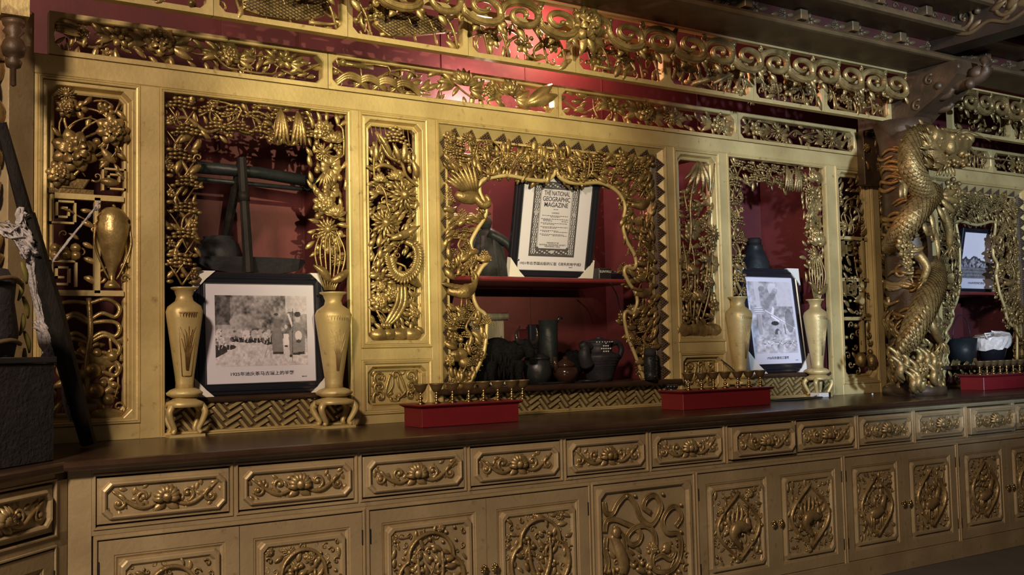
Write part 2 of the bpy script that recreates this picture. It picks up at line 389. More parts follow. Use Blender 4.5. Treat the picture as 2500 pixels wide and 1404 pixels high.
def framed_panel(name, label, u0, u1, v0, v1, bw=.045, ch=.035, cat='panel', back=None, dep=.0):
    """loose inner frame with bevelled, corner-cut border; returns the thing and its inner rectangle"""
    t = thing(name, label, cat, ((u0 + u1) / 2, .03, v0))
    mb = MB(); d = dep
    moulding(mb, u0, u1, v0, v1, [(0, 0, -.06), (0, 0, -.004), (bw * .28, 0, -.002), (bw * .282, ch, -.0021), (bw * .34, ch, -.004), (bw * .52, ch * .92, -.034), (bw * .60, ch * .85, -.036), (bw * .68, ch * .8, -.027), (bw * .82, ch * .7, -.022), (bw * .96, ch * .6, -.027), (bw, ch * .55, -.050), (bw, ch * .55, -.06)])
    mb.build('panel_frame', 'gold', t)
    if back:
        b = MB(); box(b, u0 + bw * .8, u1 - bw * .8, v0 + bw * .8, v1 - bw * .8, -.055, -.040); b.build('panel_ground', back, t)
    return t, (u0 + bw, u1 - bw, v0 + bw, v1 - bw)

# ---------------------------------------------------------------- far left panel: planter, keys, urn, clouds
t, (a, b, c, d) = framed_panel('pierced_screen', 'tall gold pierced screen with planter, square keys, urn and clouds at the left', .682, 1.06, 1.055, 2.522, .048, .035)
rng = random.Random(4)
fr = MB()
q = lambda x, y: XZ(x, y, .03)
zb1 = q(200, 482)[1]; zb2 = q(200, 716)[1]; xm = q(236, 600)[0]
FR3 = facade_at(.03)
for z in (zb1, zb2): box(fr, a, b, z - .012, z + .012, -.045, -.012)
box(fr, xm - .012, xm + .012, zb2, zb1, -.045, -.012)
fr.build('partition_bar', 'gold', t)
for px, py, s_, kw in ((250, 465, .092, {}), (122, 545, .098, {'flipv': True}), (120, 699, .105, {'flip': True})):
    kb = MB(); x, z = q(px, py); meander(kb, x, z + .003, s_, -.045, -.014, **kw); kb.build('key_pattern', 'gold', t)
pl = MB()
x, z = q(173, 462)
prism(pl, [(x - .05, z), (x + .05, z), (x + .075, z + .045), (x - .075, z + .045)], -.045, -.008, .006)
box(pl, x - .09, x + .09, z - .022, z, -.045, -.014); pl.build('planter', 'carve', t)
f = MB()
branch(f, [(x, z + .045, -.02), (x - .05, z + .13, -.01), (x - .01, z + .22, -.02), (x - .03, z + .32, -.02), (x + .0, z + .52, -.03), (x - .02, z + .66, -.03)], .010, .005)
branch(f, [(x, z + .045, -.02), (x + .05, z + .12, -.01), (x + .02, z + .2, -.01), (x + .14, z + .28, -.02), (x + .2, z + .4, -.02)], .009, .005)
branch(f, [(a, 2.44, -.03), (x, 2.43, -.03), (b - .05, 2.45, -.03), (b - .03, 2.2, -.03)], .007, .004)
x1, z1 = q(280, 322); flower(f, (x1 - .01, z1), .075, -.01, rng)
x2, z2 = q(180, 372); flower(f, (x2, z2), .10, .0, rng)
flower(f, (x2 - .06, z2 - .10), .06, 0, rng); flower(f, (a + .04, 2.41), .045, 0, rng); flower(f, (x2 + .13, 2.42), .035, -.01, rng, 'daisy')
fill(f, inrect(a, b, zb1 + .07, d), (a, b, zb1 + .07, d), 7, .046, (-.04, -.005), stems=5, avoid=((x1, z1, .08), (x2, z2, .1), (x, z, .1)), flowers=.08)
for i in range(7): leaf(f, (b - .045 + .014 * (-1) ** i, d - .05 - i * .045), (PI * .25 if i % 2 else PI * .75) + PI, .06, .026, -.02)
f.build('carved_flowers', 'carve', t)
g = MB()
fill(g, inrect(a + .02, xm - .02, zb2 + .03, zb1 - .03), (a, xm, zb2, zb1), 9, .036, (-.04, -.012), stems=3, avoid=((a + .05, zb1 - .08, .07), (a + .06, zb2 + .1, .09)), flowers=.0, balls=.0)
for px, py in ((133, 607), (133, 624), (160, 622), (182, 607), (182, 625), (150, 610)):
    x, z = q(px, py); pe = MB(); ball(pe, (x, z, -.012), .023); pe.build('carved_peach', 'carvehi', t)
g.build('peach_foliage', 'carve', t)
u = MB()
x, z = q(272, 700)
lathe(u, [(.001, z - .01), (.035, z - .005), (.030, z + .01), (.012, z + .03), (.016, z + .06), (.045, z + .14), (.068, z + .22), (.074, z + .27), (.066, z + .285), (.070, z + .30), (.05, z + .33), (.03, z + .345), (.001, z + .35)], (x, -.02), 20)
for s in (-1, 1):
    scroll(u, (x + s * .078, z + .25), .024, PI / 2, .9, s, .007, .004, -.015)
    branch(u, [(x + s * .07, z + .27, -.01), (x + s * .075, z + .18, .0), (x + s * .04, z + .08, 0), (x + s * .015, z + .03, 0)], .006, .004)
    for k in (0, 1): scroll(u, (x + s * .052, z + .035 + .05 * k), .024, 0, 1.1, s, .007, .004, -.02)
u.build('urn', 'carvehi', t)
l = MB(); fill(l, inrect(xm + .02, b, z + .36, zb1 - .015), (xm + .02, b, z + .36, zb1 - .015), 12, .03, (-.035, -.01), stems=1, curls=.4); l.build('cloud_wisp', 'carve', t)
cl = MB()
z0 = zb2 - .02; w_ = b - a
for k in range(4):
    zz = z0 - .055 - k * .085
    for s, xc in ((-1, a + w_ * .25), (1, a + w_ * .74)):
        o_ = .012 * ((k * 2 + (s > 0)) % 3); pts = []
        xi = a + w_ * .5; xo = a + .012 if s < 0 else b - .012
        pts = [(xi, zz + .03, -.03), ((xi + xo) / 2, zz + .038 + o_, -.02), (xo - s * .018, zz + .03, -.02), (xo - s * .005, zz, -.015), (xo - s * .025, zz - .028, -.02), ((xi * .6 + xo * .4), zz - .012, -.02), (xi, zz - .045, -.03)]
        branch(cl, pts, .0095, .0095, 6, 6)
branch(cl, [(a + w_ * .5, z0, -.03), (a + w_ * .52, z0 - .15, -.02), (a + w_ * .46, z0 - .3, -.02), (a + w_ * .5, z0 - .45, -.02)], .012, .012)
rng = random.Random(8)
for px, py, r in ((235, 862, .03), (272, 870, .034), (225, 905, .05), (232, 955, .05), (262, 975, .036), (276, 940, .022), (250, 935, .024), (170, 880, .03), (180, 930, .03)):
    x, z = q(px, py); ball(cl, (x, z, -.02), r * .75, k=10, m=6); scroll(cl, (x, z), r * 1.35, rng.uniform(0, 6), .8, 1, .010, .005, -.03)
for px, py, an in ((240, 865, -.4), (235, 960, -.9), (215, 900, .5), (255, 1000, 0), (200, 985, .3)):
    x, z = q(px, py); leaf(cl, (x - .08 * math.cos(an), z - .08 * math.sin(an)), an, .17, .07, -.03, bend=.4)
fill(cl, inrect(a, b, c, c + .33), (a, b, c, c + .33), 13, .055, (-.045, -.02), stems=3, curls=.5, flowers=0, balls=.1)
cl.build('carved_clouds', 'carvehi', t)

# ---------------------------------------------------------------- phoenix panel
t, (a, b, c, d) = framed_panel('pierced_screen', 'tall narrow pierced screen with curling phoenix and flowers, left of the centre opening', XD + .021, XE - .021, 1.373, H1 - .021, .046, .03)
f = MB(); rng = random.Random(3); q = lambda x, y: XZ(x, y, .02)
pine(f, (q(962, 345)), .16, .07, rng, -.01, .022)
for i in range(10): x = a + (i + .5) * (b - a) / 10; tube(f, [(x, d, -.03), (x + .004, d - .05 - .02 * (i % 3), -.02)], .003, 4)
branch(f, [(*q(918, 322), -.02), (*q(945, 380), -.01), (*q(975, 400), 0), (*q(990, 430), -.01), (*q(1020, 455), -.02)], .011, .007)
for p0, p1, wd in (((918, 325), (955, 385), .03), ((955, 350), (975, 395), .032), ((985, 345), (982, 398), .036), ((1003, 390), (1018, 435), .035), ((915, 345), (915, 395), .03)):
    x0, z0 = q(*p0); x1, z1 = q(*p1); leaf(f, (x1, z1), math.atan2(z0 - z1, x0 - x1), math.hypot(x0 - x1, z0 - z1), wd, -.005, ridge=.2, cup=.1)
for px, py in ((967, 397), (982, 395), (990, 396)): ball(f, (*q(px, py), .012), .011)
branch(f, [(*q(912, 412), -.02), (*q(930, 404), -.01), (*q(955, 410), -.01), (*q(970, 425), -.02)], .014, .009)
for (px, py, r, k) in ((980, 478, .085, 'mum'), (935, 545, .078, 'mum'), (960, 440, .04, 'lotus'), (925, 445, .035, 'lotus')): flower(f, q(px, py), r, .0, rng, k)
# phoenix: head, curling neck, body, tail
hx, hz = q(968, 580)
leaf(f, (hx + .085, hz + .035), PI + .35, .15, .045, .012, cup=.1); leaf(f, (hx - .02, hz), PI - .15, .055, .018, .012); leaf(f, (hx + .03, hz + .01), .55, .10, .025, .018)
ball(f, (hx, hz + .004, .02), .02)
neck = [(*q(985, 590), .0), (*q(1008, 605), .01), (*q(1012, 635), .015), (*q(1000, 665), .02), (*q(975, 682), .015), (*q(953, 668), .01), (*q(944, 640), .005), (*q(944, 625), 0)]
tube(f, smooth_path(neck, 6), np.interp(np.linspace(0, 1, 43), [0, .3, .7, 1], [.014, .026, .018, .007]), 8, flat=.7)
np_ = smooth_path(neck, 5)
for i in range(3, len(np_) - 4, 1):
    dx, dz = np_[i + 1][0] - np_[i][0], np_[i + 1][1] - np_[i][1]; an = math.atan2(dz, dx)
    for sd in (-1, 1): leaf(f, (np_[i][0], np_[i][1]), an + sd * 1.0, .034, .016, np_[i][2] + .014, n=3)
leaf(f, q(1020, 690), PI - .1, .20, .05, .0, bend=.3); leaf(f, q(1022, 700), PI - .35, .17, .05, .005, bend=.3)
for dx in (0, 1, 2):
    pts = [(*q(985 - 8 * dx, 695), .0), (*q(983 - 10 * dx, 740), .008), (*q(965 - 10 * dx, 775), .008), (*q(945 - 6 * dx, 795), 0)]
    P = smooth_path(pts, 5); tube(f, P, np.interp(np.linspace(0, 1, len(P)), [0, .6, 1], [.010, .014, .006]), 6, flat=.6)
    ball(f, P[-1], .016); scroll(f, (P[-1][0] - .008, P[-1][1]), .016, 0, 1, 1, .006, .003, .005)
for px, py, r in ((925, 735, .05), (955, 715, .05), (1010, 765, .035), (930, 700, .03)): flower(f, q(px, py), r, -.01, rng, 'peony')
for px, py, r in ((950, 815, .045), (975, 815, .05), (925, 818, .05), (1005, 815, .05)): ball(f, (*q(px, py), -.02), r, (1.1, .7, .6), 9, 6)
for px, py in ((1000, 740), (1010, 725), (1005, 785), (1015, 800), (998, 770), (920, 655), (925, 630), (1018, 490)):
    leaf(f, q(px, py), rng.uniform(0, 6), .05, .028, -.01)
fill(f, inrect(a, b, c, d - .1), (a, b, c, d - .1), 21, .034, (-.035, -.015), stems=7, flowers=.03, avoid=((*q(990, 640), .05), (*q(1000, 425), .04)))
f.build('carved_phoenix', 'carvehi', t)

def square_panel(u0, u1, v0, v1, label, seed):
    t, (a, b, c, d) = framed_panel('relief_panel', label, u0, u1, v0, v1, .036, .028, back='gold')
    f = MB(facade_at(.035)); rng = random.Random(seed); cx, cz = (a + b) / 2, (c + d) / 2; w_, h_ = (b - a) / 2, (d - c) / 2
    for sx in (-1, 1):
        for sz, r in ((-1, .3), (0, .26), (1, .28)):
            scroll(f, (cx + sx * w_ * .62, cz + sz * h_ * .62), w_ * r, rng.uniform(0, 6), 1.2, sx, .008, .004, .004)
            leaf(f, (cx + sx * w_ * .9, cz + sz * h_ * .7), PI / 2 + sx * .5, .05, .024, 0)
        branch(f, [(cx + sx * w_ * .18, cz + h_ * .8, 0), (cx + sx * w_ * .32, cz + h_ * .2, .004), (cx + sx * w_ * .38, cz - h_ * .4, .004), (cx + sx * w_ * .12, cz - h_ * .8, 0)], .007, .005)
        branch(f, [(cx + sx * .012, cz + h_ * .65, 0), (cx + sx * .018, cz, .006), (cx + sx * .05, cz - h_ * .55, .0)], .005, .004)
    scroll(f, (cx, cz + h_ * .72), w_ * .2, 0, 1, 1, .007, .004, .004); scroll(f, (cx, cz - h_ * .72), w_ * .22, PI, 1, 1, .007, .004, .004)
    for i in range(14): leaf(f, (cx + rng.uniform(-.9, .9) * w_, cz + rng.uniform(-.9, .9) * h_), rng.uniform(0, 6), .035, .016, -.003, n=3)
    f.build('carved_scrolls', 'carvehi', t)
square_panel(XD + .021, XE - .021, 1.043, 1.271, 'small square gold relief panel with scrolls, beneath the phoenix panel', 5)
square_panel(XH + .021, XI - .021, 1.043, 1.271, 'small square gold relief panel with pierced fan shape, behind the middle row of brass goblets', 6)

# ---------------------------------------------------------------- lotus pond panel (right of the centre opening)
t, (a, b, c, d) = framed_panel('pierced_screen', 'tall narrow pierced screen with banana leaves and lotus pads, right of centre opening', XH + .021, XI - .021, 1.373, H1 - .021, .046, .03)
f = MB(); rng = random.Random(13)
q = lambda x, y: XZ(x, y, .02)
for (x0, y0, x1, y1, wd) in ((1700, 395, 1672, 455, .04), (1702, 398, 1690, 462, .036), (1704, 398, 1708, 470, .036), (1706, 396, 1724, 468, .04), (1697, 398, 1664, 440, .03)):
    ax, az = q(x0, y0); bx, bz = q(x1, y1); leaf(f, (ax, az), math.atan2(bz - az, bx - ax), math.hypot(bx - ax, bz - az), wd, .0, arch=.15, ridge=.3)
branch(f, [(*q(1683, 620), -.02), (*q(1682, 560), 0), (*q(1680, 500), 0), (*q(1690, 440), 0), (*q(1702, 400), 0)], .008, .008)
branch(f, [(*q(1735, 480), -.02), (*q(1738, 430), 0), (*q(1740, 400), 0)], .005, .003)
for px, py, r in ((1688, 560, .07), (1735, 645, .06), (1665, 640, .05)):
    x, z = q(px, py); petals(f, (x, z), r, 9, -.005, .75, .06, 0, rng, cup=.05); ball(f, (x, z, .006), r * .15)
for px, py, r, k in ((1733, 572, .065, 'mum'), (1725, 690, .05, 'peony'), (1683, 670, .05, 'lotus'), (1735, 600, .035, 'daisy'), (1670, 720, .05, 'peony'), (1715, 640, .04, 'lotus'), (1698, 735, .06, 'lotus'), (1740, 745, .04, 'daisy'), (1670, 770, .035, 'daisy')):
    flower(f, q(px, py), r, .0, rng, k)
for (x0, x1) in ((1685, 1670), (1700, 1722), (1712, 1735), (1690, 1690)):
    branch(f, [(*q(x0, 780), -.01), (*q((x0 + x1) / 2, 720), .004), (*q(x1, 640), 0), (*q(x1 - 6, 590), -.01)], .006, .004)
for px in range(1664, 1752, 16): ball(f, (*q(px, 806), -.02), .05 + .01 * (px % 3), (1, .7, .5), 9, 6)
fill(f, inrect(a, b, c, d - .17), (a, b, c, d - .17), 31, .036, (-.035, -.01), stems=8, flowers=.04)
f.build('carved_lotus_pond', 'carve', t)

# ---------------------------------------------------------------- far right panel of this bay
t, (a, b, c, d) = framed_panel('pierced_screen', 'gold pierced screen with shelves of small carved ornaments, left of the dragon column', XL + .021, 6.06, 1.066, H1 - .021, .045, .035)
f = MB(); rng = random.Random(23); q = lambda x, y: XZ(x, y, .02)
br = MB()
for py in (582, 683, 778): z = q(2080, py)[1]; box(br, a, b, z - .012, z + .012, -.045, -.012)
for (px, py0, py1) in ((2105, 582, 683), (2105, 683, 778), (2105, 778, 860)):
    x = q(px, py0)[0]; box(br, x - .01, x + .01, q(px, py1)[1], q(px, py0)[1], -.045, -.012)
br.build('partition_bar', 'gold', t)
for px, py in ((2066, 625), (2070, 722)): k = MB(); x, z = q(px, py); meander(k, a + .01, z, .11, -.045, -.010); k.build('key_pattern', 'carve', t)
z = q(2080, 582)[1]; fill(f, inrect(a, b, z + .02, d), (a, b, z + .02, d), 41, .046, (-.04, 0), stems=6, flowers=.12)
z2 = q(2080, 778)[1]; fill(f, inrect(a, b, z2 + .02, z - .02), (a, b, z2, z), 42, .04, (-.04, -.005), stems=3, flowers=.05, balls=.3)
fill(f, inrect(a, b, c, z2 - .02), (a, b, c, z2 - .02), 43, .05, (-.04, -.005), stems=3, curls=.5, balls=.15)
for px, py in ((2095, 878), (2122, 882)): ball(f, (*q(px, py), -.0), .05, (.8, 1.1, .8), 10, 7)
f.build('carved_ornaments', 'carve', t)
# ================================================================ woven ground strips, ledges, shelves
def clip(poly, u0, u1, v0, v1):
    for ax, lim, s in ((0, u0, 1), (0, u1, -1), (1, v0, 1), (1, v1, -1)):
        out = []
        for i in range(len(poly)):
            p, n_ = poly[i], poly[(i + 1) % len(poly)]; dp = (p[ax] - lim) * s; dn = (n_[ax] - lim) * s
            if dp >= 0: out.append(p)
            if dp * dn < 0: k = dp / (dp - dn); out.append((p[0] + (n_[0] - p[0]) * k, p[1] + (n_[1] - p[1]) * k))
        poly = out
        if len(poly) < 3: return None
    return poly
def weave(name, label, u0, u1, v0, v1, p=.029):
    t = thing(name, label, 'panel', ((u0 + u1) / 2, .03, v0))
    b = MB(); box(b, u0, u1, v0, v1, -.05, -.034); b.build('panel_ground', 'reeddk', t)
    e1 = np.array([math.cos(.50), math.sin(.50)]) * p; e2 = np.array([-math.cos(2.32 - PI / 1), -math.sin(2.32 - PI)]) * p
    e2 = np.array([math.cos(2.25), math.sin(2.25)]) * p
    mb = MB(); o = np.array([u0, v0]); n = int((u1 - u0) / p) + 14
    for x in range(-10, n + 12):
        for y in range(-n - 12, 24):
            m = (x - y) % 6
            if m not in (0, 5): continue
            for k in (0,):
                g = .10; a0 = .18; a1 = .66
                q = [(x + g, y + a0), (x + 3 - g, y + a0), (x + 3 - g, y + a1), (x + g, y + a1)] if m == 0 else [(x + a0, y + g), (x + a1, y + g), (x + a1, y + 3 - g), (x + a0, y + 3 - g)]
                P = [tuple(o + e1 * a + e2 * b_) for a, b_ in q]
                if max(c_[0] for c_ in P) < u0 or min(c_[0] for c_ in P) > u1: continue
                P = clip(P, u0 + .002, u1 - .002, v0 + .002, v1 - .002)
                if P: prism(mb, P, -.036, -.020 - .004 * (m != 0), .003)
    mb.build('woven_strips', 'reed', t)
def ledge(label, u0, u1, z, w0, w1, th=.028, m='lacquer', nm='ledge', cat='shelf'):
    mb = MB(); P = []
    prof = [(w0, 0), (w1 - .008, 0), (w1, .007), (w1 + .001, th * .5), (w1 - .006, th - .004), (w1 - .014, th), (w0, th)]
    rings(mb, [[(u0, z - th + h, w) for w, h in prof], [(u1, z - th + h, w) for w, h in prof]], cap0=True, cap1=True)
    return tag(mb.build(nm, m), label, cat)
weave('woven_panel', 'woven cane pattern gold panel under the sheep caravan picture', 1.19, 2.072, .982, 1.118)
weave('woven_panel', 'long woven cane pattern gold panel under the centre opening', 2.596, 4.142, .982, 1.104)
weave('woven_panel', 'small woven cane pattern gold panel under the rope crossing picture', 4.688, 5.584, .982, 1.112)
ledge('thin brown ledge holding the framed sheep caravan picture', 1.187, 2.073, 1.146, -.598, -.01)
ledge('brown lacquered ledge of the centre opening holding yak and teapot', 2.54, 4.215, 1.134, -.598, .03, .032)
ledge('thin brown ledge holding the framed rope crossing picture', 4.688, 5.584, 1.140, -.598, -.01)
ledge('brown ledge of the far right opening holding bucket and wrapped pot', 6.80, 8.0, 1.142, -.598, .02, .03)
sz = XZ(600, 664, .06)[1]
ledge('red shelf above the sheep caravan picture, carrying the wooden trough', 1.12, 2.06, sz, -.595, -.08, .024, 'redshelf', 'shelf')
ledge('red shelf of the centre opening carrying the framed magazine cover', 2.66, 3.92, XZ(1300, 676, .05)[1], -.595, -.05, .026, 'redshelf', 'shelf')
ledge('red shelf of the far right opening carrying the framed mountain picture', 6.84, 7.72, XZ(2380, 712, .06)[1], -.595, -.06, .024, 'redshelf', 'shelf')
# upright partitions behind the posts
for i, x in enumerate((1.10, 2.09, 2.57, 4.15, 4.68, 5.60, 6.82, 7.98)):
    mb = MB(); box(mb, x - .01, x + .01, ZB, H1, -.598, -.052)
    tag(mb.build('partition_board', 'redwall'), ['dark red upright board behind the post left of the sheep caravan picture', 'dark red upright board behind the post right of the sheep caravan picture', 'dark red upright board at the left side of the centre opening', 'dark red upright board at the right side of the centre opening', 'dark red upright board left of the rope crossing picture', 'dark red upright board right of the rope crossing picture', 'dark red upright board left of the mountain picture', 'dark red upright board right of the mountain picture'][i], 'board')

# ================================================================ tree columns and borders round the openings
def tree_column(mb, u0, u1, v0, v1, seed, w=-.03):
    rng = random.Random(seed); xm = (u0 + u1) / 2; W_ = u1 - u0; n = 7
    pts = [(xm + W_ * .2 * (-1) ** i, v0 + (v1 - v0) * i / n, w) for i in range(n + 1)]
    branch(mb, pts, .012, .007, 6)
    for i in range(n):
        z = v0 + (v1 - v0) * (i + .62) / n
        pine(mb, (xm + rng.uniform(-.15, .15) * W_, z), W_ * .95, (v1 - v0) / n * .30, rng, w + .01, W_ * .14)
        for s in (-1, 1):
            branch(mb, [(xm, z - .10, w), (xm + s * W_ * .2, z - .05, w + .01), (xm + s * W_ * .42, z + .0, w)], .006, .003)
            if rng.random() < .6: flower(mb, (xm + s * W_ * .33, z - .05 + rng.uniform(-.02, .02)), .022, w + .012, rng, 'daisy')
            ball(mb, (xm + s * W_ * .36, z - .085, w + .01), .013, (1.4, .8, .6))
def bouquet(mb, cx, z0, z1, Wd, seed, w=-.02):
    """lotus stems, pads and blossoms rising out of a vase"""
    rng = random.Random(seed); H = z1 - z0
    for i in range(7):
        x = cx + (i - 3) * .02; x2 = cx + (i - 3) * .026
        branch(mb, [(cx + (i - 3) * .008, z0 - .03, w), (x, z0 + .06, w + .01), (x2, z0 + .16, w + .01), (cx + (i - 3) * .012, z0 + .27, w)], .0055, .004)
    for s in (-1, 1): leaf(mb, (cx, z0 + .01), PI / 2 + s * .9, .12, .045, w + .01, bend=.3); 
    y = z0 + .20; k = 0
    while y < z1 - .03:
        s = (-1) ** k; r = Wd * rng.uniform(.26, .38)
        kind = ['pad', 'mum', 'lotus', 'peony', 'pad', 'leafs'][k % 6]
        x = cx + s * Wd * rng.uniform(.05, .18)
        if kind == 'pad': petals(mb, (x, y), r, 9, w - .004, .8, .06, 0, rng, cup=.05); ball(mb, (x, y, w + .01), r * .14)
        elif kind == 'leafs':
            for j in range(6): a = -PI / 2 + (j - 2.5) * .28; leaf(mb, (x, y + r * .6), a, r * 1.7, r * .36, w, ridge=.3)
        else: flower(mb, (x, y), r, w + .005, rng, kind)
        ball(mb, (cx - s * Wd * .33, y + rng.uniform(-.03, .03), w), .016, (1, 1.2, .7))
        y += r * 1.15; k += 1
    fill(mb, inrect(cx - Wd / 2, cx + Wd / 2, z0 + .12, z1), (cx - Wd / 2, cx + Wd / 2, z0 + .1, z1), seed + 1, .036, (w - .02, w), stems=5, flowers=.02)
def make_vase(label, cx, Y, z0, z1, hw, style, stand_label, zs=ZB + .001):
    F = facade_at(Y)
    H = z1 - z0; t = thing('flower_vase', label, 'vase', (cx, Y, z0))
    mb = MB(F); pr = [(.001, z0), (hw * .5, z0), (hw * .48, z0 + H * .05), (hw * .52, z0 + H * .12), (hw * .75, z0 + H * .42), (hw * .95, z0 + H * .68), (hw, z0 + H * .76), (hw * .9, z0 + H * .81), (hw * .5, z0 + H * .865), (hw * .44, z0 + H * .91), (hw * .56, z0 + H * .97), (hw * .72, z0 + H * .985), (hw * .74, z0 + H), (hw * .6, z0 + H), (hw * .4, z0 + H * .93), (.001, z0 + H * .92)]
    lathe(mb, pr, (cx, 0), 28, sq=.45 if style == 'facet' else .1); mb.build('body', 'gold', t)
    d = MB(F)
    rf = lambda v: np.interp(v, [0, .12, .42, .68, .76], [.5, .52, .75, .95, 1.0]) * hw + .001
    def on(u, v): return (cx + u * rf(v) * .8, z0 + v * H, rf(v) * math.sqrt(max(.05, 1 - (u * .8) ** 2)) * (1.0 if style != 'facet' else 1.05))
    if style == 'facet':
        for pts in ([(-.75, .74), (.75, .74)], [(.75, .74), (.6, .12)], [(.6, .12), (-.6, .12)], [(-.6, .12), (-.75, .74)]):
            tube(d, [on(a_ + (c_ - a_) * k / 6, b_ + (e_ - b_) * k / 6) for (a_, b_), (c_, e_) in [pts] for k in range(7)], .0025, 4)
    for i in range(7):
        s = (i - 3) * .16
        tube(d, [on(s * .2, .18), on(s * .5, .34), on(s * 1.1, .48 + .03 * (i % 3)), on(s * 2.0, .58 + .03 * (i % 2))], [.0028, .0026, .002, .0012], 4)
    for i in range(10): a_ = (i - 4.5) * .18; tube(d, [on(a_, .75), on(a_ + .05, .70), on(a_ + .1, .75)], .002, 4)
    d.build('incised_pattern', 'carvedk' if style == 'facet' else 'goldworn', t)
    b = MB(F); lathe(b, [(.001, z0 - .04), (hw * .72, z0 - .04), (hw * .98, z0 - .03), (hw * 1.02, z0 - .02), (hw * .8, z0 - .006), (hw * .55, z0 + .001), (.001, z0 + .001)], (cx, 0), 24); b.build('foot_disc', 'goldworn', t)
    # stand with cabriole legs
    t2 = thing('vase_stand', stand_label, 'stand', (cx, Y, zs)); zt = z0 - .041; Hh = zt - zs
    m2 = MB(F); lathe(m2, [(.001, zt - Hh * .22), (hw * 1.02, zt - Hh * .24), (hw * 1.0, zt - Hh * .12), (hw * .7, zt - Hh * .06), (hw * .62, zt), (.001, zt)], (cx, 0), 20, sq=.5); m2.build('top', 'gold', t2)
    for sx in (-1, 1):
        for sw in (-1, 1):
            l = MB(F); X = lambda k: cx + sx * hw * k; Wd = lambda k: sw * hw * k * .62
            tube(l, smooth_path([(X(.80), zt - Hh * .2, Wd(.8)), (X(1.0), zt - Hh * .36, Wd(1.0)), (X(.86), zt - Hh * .6, Wd(.86)), (X(.68), zs + Hh * .2, Wd(.7)), (X(.8), zs + .016, Wd(.8))], 4), np.linspace(hw * .22, hw * .12, 17), 7); l.build('leg', 'gold', t2)
    l = MB(F); box(l, cx - hw, cx + hw, zs, zs + .012, -hw * .62, hw * .62); l.build('base_board', 'gold', t2)

def opening_surround(label, u0, u1, c0, c1, ztop, zl, seed, vz, labels):
    """c0/c1: inner edges of the tree columns, ztop: underside of the hanging border"""
    t = thing('openwork_surround', label, 'carving', ((u0 + u1) / 2, .04, vz)); d = H1 - .024
    f = MB(); tree_column(f, u0 + .004, c0, vz + .02, d, seed); rng = random.Random(seed)
    fill(f, inrect(u0, c0, vz + .02, d), (u0, c0, vz + .02, d), seed + 3, .04, (-.045, -.02), stems=6, flowers=.05)
    f.build('tree_carving', 'carve', t)
    g = MB(); n = 9
    ed = lambda x: ztop + .018 * math.sin((x - u0) * 17 + seed) + .012 * math.sin((x - u0) * 41)
    branch(g, [(u0 + (u1 - u0) * i / n, ed(u0 + (u1 - u0) * i / n) + .012 + .05 * (i % 2), -.03) for i in range(n + 1)], .010, .008, 6)
    for i in range(5): x = c0 + (c1 - c0) * (i + .5) / 5; pine(g, (x, d - .055), .11, .04, rng, -.02, .02); pine(g, (x + .03, ztop + .035), .12, .035, rng, -.02, .02)
    for x in (c0 + (c1 - c0) * .72, c0 + (c1 - c0) * .88):
        for j in range(4): leaf(g, (x, d - .01), -PI / 2 + (j - 1.5) * .14, .17, .03, -.01, ridge=.35, cup=.1)
    fill(g, lambda x, y: c0 < x < c1 and ed(x) < y < d, (c0, c1, ztop - .03, d), seed + 5, .034, (-.04, -.015), stems=10, flowers=.08)
    g.build('hanging_border', 'carve', t)
    h = MB(); rng = random.Random(seed + 9); bouquet(h, (c1 + u1) / 2, vz + .01, d, (u1 - c1) * .95, seed + 7); h.build('lotus_carving', 'carvehi', t)
    box_ = MB(); box(box_, c1 + .0, u1, d, d + .012, -.05, -.005); box_.build('top_strip', 'gold', t)

opening_surround('openwork border of pine trees and hanging leaves round the opening with the sheep caravan picture', 1.187, 2.073, 1.345, 1.885, 2.36, 1.146, 51, 1.66, None)
make_vase('faceted gold vase with incised orchid, left of the sheep caravan picture', 1.262, -.03, 1.19, 1.64, .078, 'facet', 'low gold stand with curved legs under the faceted vase, in front of cane panel')
make_vase('rounded gold vase with incised landscape, right of the sheep caravan picture', 1.962, -.06, 1.165, 1.625, .087, 'round', 'low gold stand with curved legs under the rounded vase, beside the phoenix panel post')
opening_surround('openwork border of branches and leaves round the opening with the rope crossing picture', 4.688, 5.584, 4.83, 5.385, 2.36, 1.14, 71, 1.64, None)
x, z = XZ(1808, 900, -.05); make_vase('gold vase with carved leaf pattern, left of the rope crossing picture', x, -.05, 1.16, 1.63, .082, 'round', 'gold stand behind the middle row of goblets, under the leaf pattern vase')
x, z = XZ(1996, 900, -.05); make_vase('slender gold vase right of the rope crossing picture', x, -.05, 1.165, 1.62, .078, 'round', 'gold stand with curved legs under the slender vase near the white adapter')

